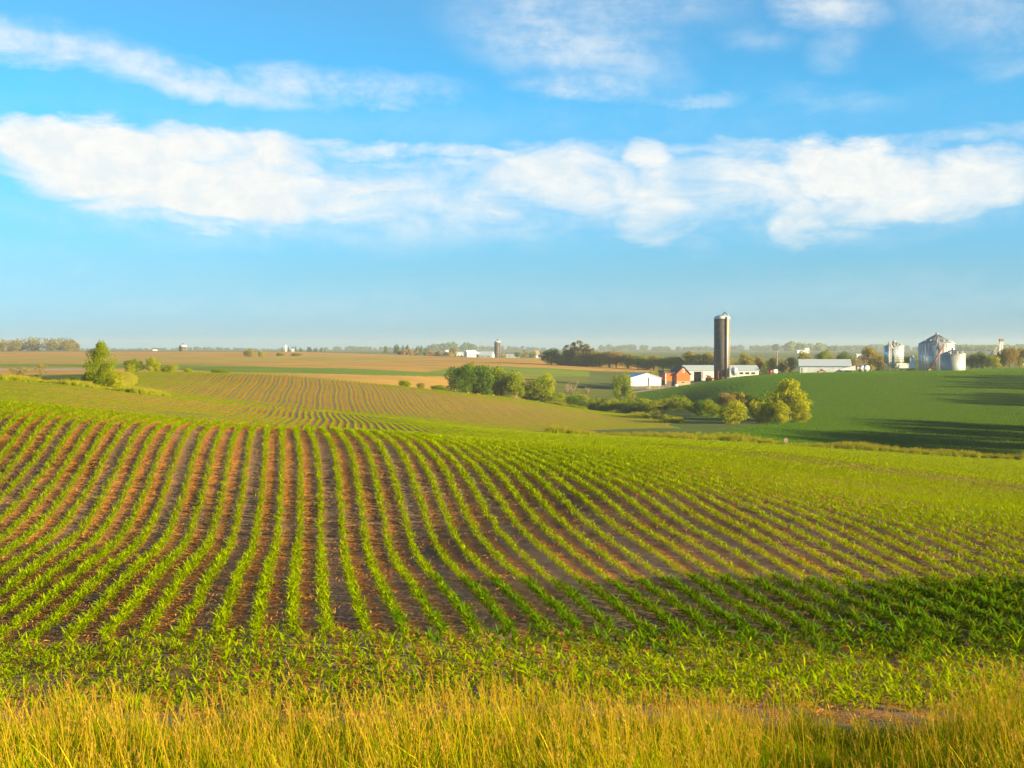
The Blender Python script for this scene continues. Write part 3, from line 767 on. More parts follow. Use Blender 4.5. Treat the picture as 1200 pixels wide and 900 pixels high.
vb = [(706, 24, 18, 425, 'bush_dark'), (718, 22, 20, 415, 'bush_yellow'), (733, 24, 20, 405, 'bush_green'), (748, 24, 22, 400, 'bush_green'), (757, 20, 15, 440, 'bush_yellow'), (770, 16, 17, 405, 'bush_olive'),
      (775, 20, 14, 430, 'bush_yellow'), (787, 18, 16, 425, 'bush_yellow'), (800, 26, 24, 385, 'bush_green'), (791, 16, 13, 410, 'bush_yellow'), (816, 16, 14, 370, 'bush_dark'), (820, 15, 11, 330, 'bush_green')]
vl = ['dark bush at the left of the creek line', 'yellow bush on the creek line below the slender tree', 'green bush on the creek line under the white shed', 'big mid green bush below the white shed', 'bright bush near the gravel road bend', 'grey green bush in the creek hollow',
      'yellow bush below the red barn', 'second yellow bush below the red barn, upright', 'round green bush alone in the hollow', 'low yellow bush behind the round green one', 'dark bush between hollow and the big clump', 'small bush low in the hollow at the left of the big clump']
for (px, w, h, d, k), lb in zip(vb, vl): plant(k, px, d, w*1.25, h, lb, 'bush')
for (px, w, h, d, k, lb) in ((711, 30, 15, 408, 'bush_green', 'spreading green bush low on the creek line left of the white shed'), (740, 30, 16, 392, 'bush_dark', 'dark spreading bush at the hollow edge under the white shed'),
      (763, 26, 18, 398, 'bush_green', 'deep green bush between the white shed and the creek hollow'), (783, 28, 14, 392, 'bush_dark', 'dark low bush left of the round green hollow bush'), (812, 26, 15, 352, 'bush_green', 'green bush filling the hollow before the big clump'),
      (824, 26, 22, 325, 'bush_dark', 'dark bush tucked against the left side of the big clump'), (650, 30, 20, 400, 'bush_green', 'green bush in the hedge below the wide sunlit tree'), (676, 30, 18, 405, 'bush_dark', 'dark bush in the hedge between two yellow bushes')):
    plant(k, px, d, w, h, lb, 'bush')
rc = [(836, 26, 27, 318, 'bush_green', 'dark green bush at the left end of the big bush clump'), (852, 28, 27, 340, 'bush_brown', 'greyish brown bush at the back of the big clump'), (864, 26, 28, 350, 'bush_olive', 'olive bush behind the front yellow bush'),
      (858, 40, 36, 288, 'bush_yellow', 'front yellow green bush, widest of the big clump'), (884, 30, 22, 345, 'bush_dark', 'dark bush in the gap of the big clump'), (890, 27, 34, 292, 'bush_yellow', 'bright yellow bush between the front bush and the large round tree'),
      (908, 30, 36, 300, 'bush_green', 'green bush on the left shoulder of the large round tree'), (926, 56, 55, 302, 'round_yellow', 'large round golden tree on the hillside, right end of the clump'), (914, 28, 32, 290, 'bush_yellow', 'low golden bush at the front foot of the large round tree'), (938, 28, 34, 296, 'bush_yellow', 'golden bush at the right foot of the large round tree')]
for px, w, h, d, k, lb in rc: plant(k, px, d, w, h, lb, 'tree' if 'round' in k else 'bush')
# farm surroundings and tree belt behind
plant('bush_olive', 765, 610, 20, 16, 'olive tree directly behind the low white shed')
belt = [(646, 22, 20, 'round_dark'), (655, 14, 13, 'bush_olive'), (664, 20, 24, 'spire_spruce'), (672, 22, 28, 'spire_spruce'), (679, 24, 30, 'spire_spruce'), (687, 22, 27, 'spire_spruce'), (694, 20, 22, 'spire_spruce'),
        (668, 20, 16, 'bush_brown'), (684, 20, 16, 'bush_olive'), (703, 20, 20, 'round_olive'), (714, 20, 22, 'round_olive'), (722, 18, 23, 'round_brown'), (736, 20, 21, 'round_olive'), (748, 18, 18, 'round_green'), (757, 14, 14, 'bush_olive'),
        (766, 18, 19, 'round_olive'), (777, 16, 17, 'round_green'), (787, 18, 18, 'round_green'), (797, 16, 18, 'round_green'), (808, 20, 25, 'tall_olive'), (818, 20, 25, 'round_olive'), (829, 20, 24, 'tall_olive'), (839, 18, 22, 'round_olive'), (850, 18, 20, 'round_olive')]
for i, (px, w, h, k) in enumerate(belt):
    d = 790 - (px-640)*0.35
    o = plant(k, px, d, w*1.5, h, f'hazy {"spruce" if "spire" in k else "broadleaf tree"}', group='trees of the belt behind the tan field')
    nb_ = {'spire_spruce': 'pointed spruce', 'round_dark': 'dark rounded tree', 'bush_olive': 'low olive tree', 'bush_brown': 'low brownish tree', 'round_olive': 'rounded olive tree', 'round_brown': 'brownish tree', 'round_green': 'greener rounded tree', 'tall_olive': 'upright olive tree'}[k]
    where = 'left end' if px < 660 else 'spruce group' if px < 700 else 'stretch right of the spruces' if px < 745 else 'stretch above the white shed' if px < 780 else 'stretch above the red barn' if px < 812 else 'stretch beside the tall silo'
    o['label'] = f'{nb_} in the belt behind the tan field, {where}'
    o['px'] = px
# make neighbours in the belt distinguishable
_seen = {}
for o in [o for o in COL.objects if 'px' in o]:
    _seen.setdefault(o['label'], []).append(o)
for lb, lst in _seen.items():
    if len(lst) > 1:
        ordn = ['first', 'second', 'third', 'fourth', 'fifth', 'sixth']
        for i, o in enumerate(sorted(lst, key=lambda q: q['px'])): o['label'] = f'{ordn[i]} {lb}'
for o in COL.objects:
    if 'px' in o: del o['px']
rb = [(866, 14, 16, 'bush_olive', 'low tree right of the tall silo behind the white shed'), (875, 22, 25, 'round_olive', 'round tree behind the right end of the long white shed'), (888, 18, 20, 'round_brown', 'brownish tree behind the shed gable'), (897, 16, 18, 'bush_green', 'green bush left of the utility pole'),
      (905, 14, 20, 'round_olive', 'tree behind the utility pole'), (918, 16, 16, 'bush_brown', 'low brown bush right of the utility pole'), (926, 18, 20, 'round_olive', 'olive tree at the left end of the white machine hall'), (943, 20, 25, 'round_olive', 'rounded tree rising over the left half of the white machine hall roof'),
      (966, 24, 26, 'round_green', 'greener tree rising over the middle of the white machine hall roof'), (973, 20, 22, 'round_olive', 'olive tree behind the middle of the white machine hall'), (988, 22, 23, 'round_dark', 'dark tree over the right end of the machine hall roof'), (998, 20, 20, 'bush_brown', 'brown bush behind the right end of the machine hall'),
      (1020, 26, 33, 'round_olive', 'tallest tree left of the raised grain bin'), (1012, 18, 26, 'sparse_brown', 'nearly bare reddish tree left of the tallest tree'), (1030, 18, 20, 'bush_brown', 'brown bush between tallest tree and raised grain bin'), (1066, 20, 20, 'bush_dark', 'dark bush behind the white wagon'), (1074, 14, 16, 'bush_olive', 'olive bush beside the largest grain bin'),
      (1138, 18, 18, 'round_olive', 'first tree right of the small grey grain bin'), (1150, 20, 20, 'round_dark', 'dark tree second right of the small grey grain bin'), (1164, 20, 18, 'bush_yellow', 'golden bush in front of the right hand trees'), (1174, 20, 22, 'round_dark', 'dark tree behind the golden bush'), (1183, 22, 27, 'round_brown', 'brown tree near the right picture edge'),
      (1195, 22, 27, 'round_olive', 'olive tree at the right picture edge'), (1208, 24, 26, 'round_brown', 'brown tree cut by the right picture edge')]
for px, w, h, k, lb in rb: plant(k, px, 640+random.uniform(-12, 20), w, h+2, lb, 'tree' if 'round' in k or 'sparse' in k else 'bush', group='trees around the farmyard')

# bare shrubs in the pasture left of the slender farm tree
def bare_shrub(px, D, hpx, seed, label):
    r = random.Random(seed); mb = MB(); x, y, z = at(px, D); Hh = hpx*mpp(D)
    for i in range(9):
        a = r.uniform(0, 6.28); l = Hh*r.uniform(0.6, 1); p = Vector((0, 0, -0.1)); d = Vector((math.cos(a)*0.5, math.sin(a)*0.5, 1)).normalized(); pts = [p]
        for j in range(4):
            p = p + d*l/4; d = (d+Vector((r.uniform(-.3, .3), r.uniform(-.3, .3), 0.1))).normalized(); pts.append(p)
            for _ in range(2):
                q = p + Vector((r.uniform(-1, 1), r.uniform(-1, 1), r.uniform(0.2, 1)))*l*0.22
                mb.tube([p, q], [0.05, 0.02], 4)
        mb.tube(pts, [0.12, 0.1, 0.08, 0.06, 0.03], 5)
    o = mb.build('bare_shrub', M['deadwood'], None, (x, y, z)); tag(o, label, 'shrub', 'bare shrubs in the pasture')
bare_shrub(671, 520, 16, 1, 'bare dead shrub in the pasture, taller one with upright twigs')
bare_shrub(664, 525, 11, 2, 'bare low dead shrub just left of the taller one')
bare_shrub(688, 515, 9, 3, 'small bare brown shrub in the pasture nearest the slender farm tree')
bare_shrub(1008, 600, 22, 4, 'bare leafless tree with reddish twigs behind the white machine hall')

# distant woodland reads as masses
def wood_mass(name, x0, x1, top, dep, D, seed, colour, label, leaf, conif=False, n=9000):
    r = np.random.default_rng(seed); Vs = []; Vl = []
    X0, X1 = (x0-600)/F*D, (x1-600)/F*D
    nt_ = int((x1-x0)/ (2.4 if not conif else 1.8))+1
    for i in range(nt_):
        x = r.uniform(X0, X1); y = D + r.uniform(0, dep)
        fr = (x-X0)/(X1-X0); h = top*mpp(D)*(0.45+0.55*math.sin(math.pi*min(1, max(0, 0.1+0.85*fr)))**0.5)*r.uniform(0.6, 1.05)*(0.8+0.25*math.sin(x*0.013+seed))
        w = h*(0.6 if not conif else 0.26)*r.uniform(0.8, 1.2)
        z0 = h1(x, y)
        k = n//nt_
        if conif:
            t = r.random(k)**1.4; rr = w*(1-t)*np.sqrt(r.random(k)); a = r.uniform(0, 6.28, k)
            c = np.stack([x+rr*np.cos(a), y+rr*np.sin(a), z0+h*t], 1)
        else:
            d = r.normal(size=(k, 3)); d /= np.linalg.norm(d, axis=1)[:, None]; rd = (0.7+0.35*r.random(k))*(1+0.2*np.sin(d[:, 0]*5+i)*np.sin(d[:, 2]*6+2*i))
            c = np.stack([x+d[:, 0]*w*rd, y+d[:, 1]*w*rd, z0+h*0.52+d[:, 2]*h*0.5*rd], 1)
        nrm = r.normal(size=(k, 3)); nrm /= np.linalg.norm(nrm, axis=1)[:, None]
        t_ = np.cross(nrm, r.normal(size=(k, 3))); t_ /= np.linalg.norm(t_, axis=1)[:, None]; b_ = np.cross(nrm, t_)
        sz = leaf*r.uniform(0.6, 1.4, k)[:, None]
        Vs.append(np.stack([c-t_*sz*.5, c-b_*sz*.4, c+t_*sz*.5, c+b_*sz*.4], 1))
    V = np.concatenate(Vs).reshape(-1, 3); Q = np.arange(len(V)).reshape(-1, 4)
    o = bpy.data.objects.new(name, np_mesh(name, V, Q, [M['leaf_'+colour]])); COL.objects.link(o); tag(o, label, 'woodland', kind='stuff')
wood_mass('distant_wood', -60, 80, 17.5, 60, 1480, 1, 'spruce', 'hazy wood on the skyline at the far left', 1.3, n=16000)
wood_mass('distant_conifers', 330, 376, 9, 60, 2300, 2, 'dark', 'hazy line of conifers on the skyline left of centre', 1.6, True, n=7000)
wood_mass('distant_conifers', 447, 500, 10, 60, 1900, 3, 'dark', 'second hazy line of conifers nearer the centre', 1.4, True, n=7000)
wood_mass('distant_scrub', 462, 532, 8, 40, 1420, 4, 'brown', 'brownish scrub trees left of the distant white farm', 1.2, n=7000)
wood_mass('distant_trees', 518, 660, 7, 60, 1520, 5, 'olive', 'scrubby trees round the distant white farm', 1.2, n=5000)
for i, (a_, b_, tp, D, cc_, lb) in enumerate([(60, 330, 3.2, 4200, 'dark', 'thin hazy tree line on the horizon at the left'), (375, 640, 5, 4300, 'dark', 'hazy tree line on the horizon behind the distant farm'), (500, 560, 9, 3600, 'dark', 'higher hazy wood on the horizon left of the distant silo'),
        (690, 900, 7, 4300, 'dark', 'blue hazy woods on the horizon behind the tall silo'), (880, 1080, 8, 4200, 'dark', 'blue hazy woods on the horizon above the machine hall'), (915, 985, 11, 3300, 'green', 'nearer hazy wood above the machine hall'),
        (1130, 1320, 12, 3600, 'dark', 'blue hazy wooded ridge at the far right'), (1100, 1300, 8, 2900, 'green', 'hazy trees in front of the wooded ridge at the right')]):
    wood_mass('horizon_wood', a_, b_, tp, 150, D, 20+i, cc_, lb, 4.0, n=14000)

# ------------------------------------------------------------------ buildings
def face_rot(px): return math.atan2(-(px-600)/F, 1.0)    # keeps local -Y towards the road side
def gable_building(name, label, cat, px, D, length, width, wall_h, rise, rz, wallm, roofm, over=0.35, group=None, base=None, basem=None, lift=0.0, windows=(), doors=(), axis='x', vents=0):
    """long axis X, ridge along X; local origin at the middle of the front (-Y) wall foot"""
    x, y, z = at(px, D)
    root = empty(name, (x, y, z+lift), rz, label, cat, group)
    L2 = length/2; ex = 3.0
    # walls with real gables; openings are framed recess boxes
    mb = MB()
    poly = [(0, -ex), (width, -ex), (width, wall_h), (width/2, wall_h+rise), (0, wall_h)]
    v = []
    for xx in (-L2, L2):
        for (yy, zz) in poly: v.append((xx, yy, zz))
    mb.add(v, [(0, 1, 2, 3, 4), (9, 8, 7, 6, 5), (0, 4, 9, 5), (1, 6, 7, 2)][0:0])
    mb.add(v, [(0, 4, 3, 2, 1), (5, 6, 7, 8, 9), (0, 5, 9, 4), (1, 2, 7, 6)])
    mb.build('wall', wallm, root)
    # roof: two slabs with thickness
    rb_ = MB(); t = 0.16; s = rise/(width/2)
    for sgn in (0, 1):
        y0, y1 = (-over, width/2) if sgn == 0 else (width+over, width/2)
        z0 = wall_h - s*over; z1 = wall_h+rise
        a0, a1 = -L2-over, L2+over
        vv = [(a0, y0, z0+0.03), (a1, y0, z0+0.03), (a1, y1, z1+0.03), (a0, y1, z1+0.03), (a0, y0, z0+0.03+t), (a1, y0, z0+0.03+t), (a1, y1, z1+0.03+t), (a0, y1, z1+0.03+t)]
        rb_.add(vv, [(3, 2, 1, 0), (4, 5, 6, 7), (0, 1, 5, 4), (1, 2, 6, 5), (2, 3, 7, 6), (3, 0, 4, 7)] if sgn == 0 else [(0, 1, 2, 3), (7, 6, 5, 4), (4, 5, 1, 0), (5, 6, 2, 1), (6, 7, 3, 2), (7, 4, 0, 3)])
    rf = rb_.build('roof', roofm, root)
    if vents:
        for i in range(vents):
            xx = -L2 + length*(i+0.5)/vents
            MB().box(xx-0.3, xx+0.3, width/2-0.3, width/2+0.3, wall_h+rise, wall_h+rise+0.6).build('roof_vent', M['galvdull'], rf)
    if base:
        MB().box(-L2-0.06, L2+0.06, -0.08, width+0.06, -ex, base).build('foundation', basem, root)
    for (x0, x1, z0, z1) in windows:
        w = MB().box(x0, x1, -0.05, 0.02, z0, z1).build('window', M['glass'], root)
        fr = MB(); b_ = 0.12
        for (p0, p1, q0, q1) in ((x0-b_, x1+b_, z1, z1+b_), (x0-b_, x1+b_, z0-b_, z0), (x0-b_, x0, z0, z1), (x1, x1+b_, z0, z1)): fr.box(p0, p1, -0.09, 0.0, q0, q1)
        fr.build('frame', M['trim'], w)
    for (x0, x1, z0, z1, mm, side) in doors:
        MB().box(x0, x1, -0.10, 0.03, z0, z1).build('door', mm, root)
    return root

# long white shed behind the silo (open doorway as a real recess)
def long_shed():
    D = 572; x, y, z = at(846, D); k = mpp(D)
    zt = lambda py: D*ray_zy(py)                         # absolute height of a photo row at that distance
    root = empty('long_shed', (x, y, z), R(2), 'long low white shed passing behind the tall silo with a dark open doorway', 'shed')
    Lh = 43*k; zb = -3.5; we = zt(433.8)-z; rg = zt(428.6)-z; Wd = 11.0
    xo0, xo1, zo = (813-846)*k, (822-846)*k, zt(435.6)-z
    mb = MB()
    # front wall in pieces around the doorway, side and back walls, gables
    for a0, a1, b0, b1 in ((-Lh, xo0, zb, we), (xo1, Lh, zb, we), (xo0, xo1, zo, we)): mb.box(a0, a1, 0, 0.2, b0, b1)
    mb.box(-Lh, Lh, Wd-0.2, Wd, zb, we)
    for xx in (-Lh, Lh-0.2):
        n0 = len(mb.v); yy = [(0.2, zb), (Wd-0.2, zb), (Wd-0.2, we), (Wd/2, rg-0.05), (0.2, we)]
        v = [(xx, a, b) for a, b in yy]+[(xx+0.2, a, b) for a, b in yy]
        mb.add(v, [(0, 4, 3, 2, 1), (5, 6, 7, 8, 9)]+[(i, (i+1) % 5, (i+1) % 5+5, i+5) for i in range(5)])
    mb.build('wall', M['white'], root)
    rb_ = MB(); ov = 0.5; s = (rg-we)/(Wd/2)
    for y0, y1 in ((-ov, Wd/2), (Wd+ov, Wd/2)):
        z0, z1 = we-s*ov, rg; f = [(3, 2, 1, 0), (4, 5, 6, 7), (0, 1, 5, 4), (1, 2, 6, 5), (2, 3, 7, 6), (3, 0, 4, 7)]
        v = [(-Lh-ov, y0, z0+.02), (Lh+ov, y0, z0+.02), (Lh+ov, y1, z1+.02), (-Lh-ov, y1, z1+.02), (-Lh-ov, y0, z0+.2), (Lh+ov, y0, z0+.2), (Lh+ov, y1, z1+.2), (-Lh-ov, y1, z1+.2)]
        rb_.add(v, f)
    rb_.build('roof', M['whiteroof'], root)
    dr = MB().box((823.5-846)*k, (833-846)*k, -0.12, -0.02, zt(444)-z, zt(435.2)-z).build('sliding_door', M['trim'], root)
    MB().box((828-846)*k, (828.3-846)*k, -0.18, -0.125, zt(441)-z, zt(439)-z).build('handle', M['hoop'], dr)
    for pw in (869, 876, 883):
        x0, x1, z0, z1 = (pw-2.3-846)*k, (pw+2.3-846)*k, zt(438.6)-z, zt(436.2)-z
        w = MB().box(x0, x1, -0.05, -0.005, z0, z1).build('window', M['dark'], root)
        fr = MB()
        for p0, p1, q0, q1 in ((x0-.1, x1+.1, z1, z1+.1), (x0-.1, x1+.1, z0-.1, z0), (x0-.1, x0, z0, z1), (x1, x1+.1, z0, z1)): fr.box(p0, p1, -0.1, -0.003, q0, q1)
        fr.build('frame', M['trim'], w)
    MB().box((887-846)*k, (890-846)*k-0.22, -0.06, -0.004, zt(439.5)-z, zt(434)-z).build('corner_trim', M['trim'], root)
long_shed()

# low white shed, gable towards the road, dark stone foot
def low_shed():
    D = 545; px = 757; x, y, z = at(px, D); k = mpp(D); zt = lambda py: D*ray_zy(py)-z
    root = empty('low_shed', (x, y, z), R(12), 'low wide white shed with shallow gable and dark foot left of the red barn', 'shed')
    W = 18.0*k*1.04; we = zt(443.0); ap = zt(437.6); zb = zt(452.5)
    poly = [(-W, zb), (W, zb), (W, we), (0.1*W, ap), (-W, we)]
    MB().prism(poly, 0, 14, 0).build('wall', M['white'], root)
    rb_ = MB(); t = 0.18
    rb_.prism([(-W-.4, we-.12), (0.1*W, ap+.03), (0.1*W, ap+.03+t), (-W-.4, we-.12+t)], -0.3, 14.3)
    rb_.prism([(0.1*W+.002, ap+.03), (W+.4, we-.14), (W+.4, we-.14+t), (0.1*W+.002, ap+.03+t)], -0.3, 14.3)
    rb_.build('roof', M['whiteroof'], root)
    MB().box(-W-.1, W+.1, -0.15, 14.1, -3, zb-0.004).build('foundation', M['darkstone'], root)
    MB().box(0.18*W, 0.24*W, -0.3, -0.16, zt(458), we+0.2).build('downpipe', M['galvdull'], root)
low_shed()
fence = empty('yard_fence', at(768, 538), R(12), 'short weathered board fence between the low white shed and the red barn', 'fence')
for i in range(6):
    MB().box(-3.5+i*1.5, -3.35+i*1.5, -0.08, 0.08, -0.6, 1.5).build('post', M['wood'], fence)
for zz in (0.35, 0.8, 1.25): MB().box(-3.6, 4.3, 0.085, 0.13, zz, zz+0.2).build('rail', M['wood'], fence)

def red_barn():
    D = 548; px = 801; x, y, z = at(px, D); k = mpp(D); zt = lambda py: D*ray_zy(py)-z
    root = empty('red_barn', (x, y, z), R(14), 'small bright orange red barn with dark roof and stone base beside the tall silo', 'barn')
    W = 8.3*k; we = zt(438.2); ap = zt(430.0); zb = zt(446.6); Ln = 9.0
    MB().prism([(-W, zb), (W, zb), (W, we), (0, ap), (-W, we)], 0, Ln).build('wall', M['red'], root)
    rb_ = MB(); t = 0.2; s = (ap-we)/W
    rb_.prism([(-W-.45, we-s*.45+.02), (0, ap+.02), (0, ap+.02+t), (-W-.45, we-s*.45+.02+t)], -0.4, Ln+.4)
    rb_.prism([(.002, ap+.02), (W+.45, we-s*.45+.02), (W+.45, we-s*.45+.02+t), (.002, ap+.02+t)], -0.4, Ln+.4)
    rb_.build('roof', M['shingle'], root)
    MB().box(-W-.08, W+.08, -0.1, Ln+.08, -3, zb-0.004).build('foundation', M['stone'], root)
    w = MB().box(-0.35, 0.35, -0.06, -0.004, zt(436.3), zt(432.3)).build('window', M['trim'], root)
    MB().box(-0.2, 0.2, -0.09, -0.064, zt(435.6), zt(433.2)).build('pane', M['glass'], w)
    w2 = MB().box(-0.75, 0.35, -0.14, -0.104, zt(448.6), zt(447.4)).build('window', M['glass'], root)
    # lean-to on the left
    l = MB(); x0 = -W-4.2; lt, lw = zt(434.2), zt(437.2)
    l.box(x0, -W-0.004, 1.2, Ln-0.6, zb+0.1, lw)
    le = l.build('lean_to', M['red'], root)
    rr = MB(); rr.box(x0-.3, -W-.01, 0.6, Ln-.2, lw+.01, lw+.2); 
    rr.prism([(x0-.3, lw+.205), (-W-.3, lw+.205), (-W-.46, we-s*.45-0.05), (x0-.1, lt-0.1)], 2.0, Ln-.3); rr.build('roof', M['shingle'], le)
    MB().box(x0, -W-0.1, 1.15, Ln-.6, -3, zb+0.096).build('foundation', M['darkstone'], le)
    for xx in (x0+.1, -W-.35): MB().box(xx-.12, xx+.12, 1.0, 1.14, zt(450), lw-.01).build('post', M['trim'], le)
red_barn()

def silo(px, D, wpx, ytop, ybase, label, name='tower_silo', detail=True):
    x, y, z = at(px, D); k = mpp(D); r = wpx*k/2; zt = lambda py: D*ray_zy(py)-z
    root = empty(name, (x, y, z), 0, label, 'silo')
    hh = zt(ytop)
    mb = MB(); prof = [(r, -3)]
    nz = 34
    mb.lathe([(r, -3), (r, hh)], 48, 0)
    # steel hoops round the staves
    nh = 9 if detail else 5
    for i in range(nh*3 if detail else nh):
        zz = hh*(i+0.7)/(nh*3 if detail else nh); strong = (i % 3 == 0) or not detail
        hhgt = 0.14 if strong else 0.05
        mb.lathe([(r+.004, zz), (r+.05, zz), (r+.05, zz+hhgt), (r+.004, zz+hhgt)], 48, 1 if strong else 1, cap=False)
    mb.build('barrel', [M['stave'], M['hoop']], root)
    cap = MB(); cap.lathe([(r+.12, hh-.05), (r+.12, hh+.15)] + [((r+.05)*math.cos(a), hh+.15+r*0.42*math.sin(a)) for a in np.linspace(0.05, 1.5, 7)], 40, 0)
    cp_ = cap.build('dome_cap', M['white'], root)
    if detail:
        ch = MB(); a = R(-64); cx_, cy_ = (r+.32)*math.cos(a), (r+.32)*math.sin(a)
        ch.lathe([(0.42, 0.5), (0.42, hh+.6)], 14, 0, (cx_, cy_)); ch.build('chute', M['chute'], root)
        ld = MB(); a2 = R(-32); lx, ly = (r+.2)*math.cos(a2), (r+.2)*math.sin(a2)
        for s_ in (-.2, .2): ld.tube([(lx-s_*math.sin(a2), ly+s_*math.cos(a2), 0), (lx-s_*math.sin(a2), ly+s_*math.cos(a2), hh+.5)], 0.035, 5)
        for i in range(int(hh/0.45)): ld.tube([(lx+.2*math.sin(a2), ly-.2*math.cos(a2), .3+i*.45), (lx-.2*math.sin(a2), ly+.2*math.cos(a2), .3+i*.45)], 0.025, 4)
        ld.build('ladder', M['chute'], root)
        # gooseneck filler pipe: up the outside, over the dome
        gp = []
        px0 = cx_+.55; py0 = cy_+.1
        gp = [(px0, py0, 0.6), (px0, py0, hh-.5)]
        for t_ in np.linspace(0, 1, 9):
            q = t_*math.pi*0.9; gp.append((px0 + (-1.15)*(1-math.cos(q)), py0*(1-t_*.6), hh+.4+1.9*math.sin(q)))
        MB().tube(gp, 0.24, 8).build('filler_pipe', M['galvdull'], root)
        MB().tube([(-.9, -.6, hh+.9), (-.9, -.6, hh+1.9), (-.3, -.6, hh+2.0)], 0.07, 6).build('cap_rail', M['hoop'], root)
        bs = MB()
        for a3 in (-150, -120, -95): bs.box(*(lambda q: (q[0]-.35, q[0]+.35, q[1]-.12, q[1]+.02))((((r+.08)*math.cos(R(a3))), ((r+.08)*math.sin(R(a3))))), 0.2, zt(434.5))
        bs.build('feed_panel', M['rust'], root)
    else:
        MB().lathe([(0.5, hh+r*.5), (0.5, hh+r*.5+1.2), (0.05, hh+r*.5+1.8)], 10).build('cap_vent', M['rust'], root)
        a = R(-40); MB().lathe([(0.5, 0), (0.5, hh)], 10, 0, ((r+.3)*math.cos(a), (r+.3)*math.sin(a))).build('chute', M['roofred'], root)
    return root
silo(846, 556, 18.6, 373.5, 442, 'tall dark concrete tower silo with white cap and curved pipe in the farmyard')
silo(583, 1480, 7.4, 401.0, 419, 'distant dark tower silo with reddish cap beside the far white farm', detail=False)
silo(214.5, 1380, 9, 406.0, 416, 'short dark silo with pale top on the left skyline', detail=False)
silo(180.5, 1400, 8, 411.0, 416, 'squat dark silo with white dome, left neighbour of the skyline silo', detail=False)

# grain bins
def bin_(px, D, wpx, yeave, yapex, label, body, legs=0.0, seg=56, name='grain_bin', detail=True, group='grain bins on the hilltop'):
    x, y, z = at(px, D); k = mpp(D); r = wpx*k/2; zt = lambda py: D*ray_zy(py)-z
    root = empty(name, (x, y, z), 0, label, 'grain bin', group)
    he, ha = zt(yeave), zt(yapex); zb = legs
    mb = MB(); n = 30 if legs == 0 else 24
    prof = [(r, zb if legs else -2.5), (r, he)]
    mb.lathe(prof, seg, 0); 
    rings = int((he-zb)/0.82)
    for i in range(rings):
        zz = zb + (i+.5)*(he-zb)/rings; mb.lathe([(r+.004, zz-.03), (r+.03, zz), (r+.004, zz+.03)], seg, 0, cap=False)
    if detail and not legs:                               # outside stiffeners
        for i in range(n):
            a = 2*math.pi*i/n; c_, s_ = math.cos(a), math.sin(a)
            v = []
            for zz in (max(zb, -.5), he-.05):
                for (rr, tt) in ((r+.01, -.07), (r+.16, -.07), (r+.16, .07), (r+.01, .07)): v.append((rr*c_-tt*s_, rr*s_+tt*c_, zz))
            mb.add(v, [(0, 1, 5, 4), (1, 2, 6, 5), (2, 3, 7, 6), (4, 5, 6, 7)])
    mb.build('barrel', body, root)
    rf = MB(); m_ = 24
    rf.lathe([(r+.18, he-.04), (r+.18, he+.05), (0.5, ha-.3), (0.5, ha)], 48, 0, smooth=False)
    for i in range(m_):                                   # roof ribs
        a = 2*math.pi*i/m_; c_, s_ = math.cos(a), math.sin(a)
        rf.tube([((r+.1)*c_, (r+.1)*s_, he+.08), (.55*c_, .55*s_, ha-.26)], 0.07, 4)
    ro = rf.build('roof', M['galvroof'], root)
    MB().lathe([(0.62, ha), (0.62, ha+.25), (.1, ha+.5)], 12).build('roof_cap', M['galvdull'], ro)
    for i in range(6):
        a = R(-160+i*28 if detail else -120+i*40); rr = r*0.78; zz = he+(ha-he)*0.24
        v_ = MB(); v_.box(rr*math.cos(a)-.28, rr*math.cos(a)+.28, rr*math.sin(a)-.28, rr*math.sin(a)+.28, zz-.1, zz+.75); v_.build('roof_vent', M['galvdull'], ro)
    if legs:
        hp_ = MB(); hp_.lathe([(0.35, zb-2.6), (r-.05, zb-.004)], 24, 0); hp_.build('hopper', M['galvdull'], root)
        for i in range(8):
            a = 2*math.pi*(i+.5)/8; MB().tube([(r*math.cos(a), r*math.sin(a), -1.5), (r*math.cos(a), r*math.sin(a), zb+.2)], 0.14, 6).build('leg', M['greenpaint'], root)
        MB().lathe([(r+.02, zb-.12), (r+.14, zb-.12), (r+.14, zb+.12), (r+.02, zb+.12)], 32, 0, cap=False).build('ring_beam', M['greenpaint'], root)
    else:
        MB().lathe([(r+.35, -2.5), (r+.35, .12), (r+.05, .14)], 32, 0, cap=False).build('foundation', M['stone'], root)
    if detail:
        a = R(-97); lx, ly = (r+.4)*math.cos(a), (r+.4)*math.sin(a); ld = MB()
        for s_ in (-.25, .25): ld.tube([(lx+s_, ly, 0), (lx+s_, ly, he+.4)], .05, 5)
        for i in range(int(he/.5)): ld.tube([(lx-.25, ly, .3+i*.5), (lx+.25, ly, .3+i*.5)], .03, 4)
        ld.tube([(lx, ly, he+.4), (lx*.2, ly*.2, ha+.3)], .06, 5)
        ld.build('ladder', M['trim'], root)
    return root, r, he, ha
b1, r1, he1, ha1 = bin_(1097.5, 562, 40.5, 403.0, 391.3, 'largest corrugated steel grain bin with conical roof and leaning auger', M['galv'])
aug = MB(); aug.tube([(-r1*.78, -r1-1.2, .3), (r1*.1, -r1-.6, he1-.4)], 0.28, 8); aug.tube([(-r1*.78, -r1-1.2, .3), (-r1*.78, -r1-1.2, 1.2)], .45, 8)
au = empty('grain_auger', b1.location, 0, 'rusty auger tube leaning diagonally against the largest grain bin', 'auger')
aug.build('auger_tube', M['rust'], au)
hp2 = MB(); hp2.box(-r1*.78-.8, -r1*.78+.8, -r1-2.1, -r1-.3, -.3, .5); hp2.build('intake_hopper', M['galvdull'], au)
bin_(1116.5, 545, 28.6, 415.6, 409.2, 'smaller dull grey grain bin in front of the largest bin on its right', M['galvdull'], detail=False)
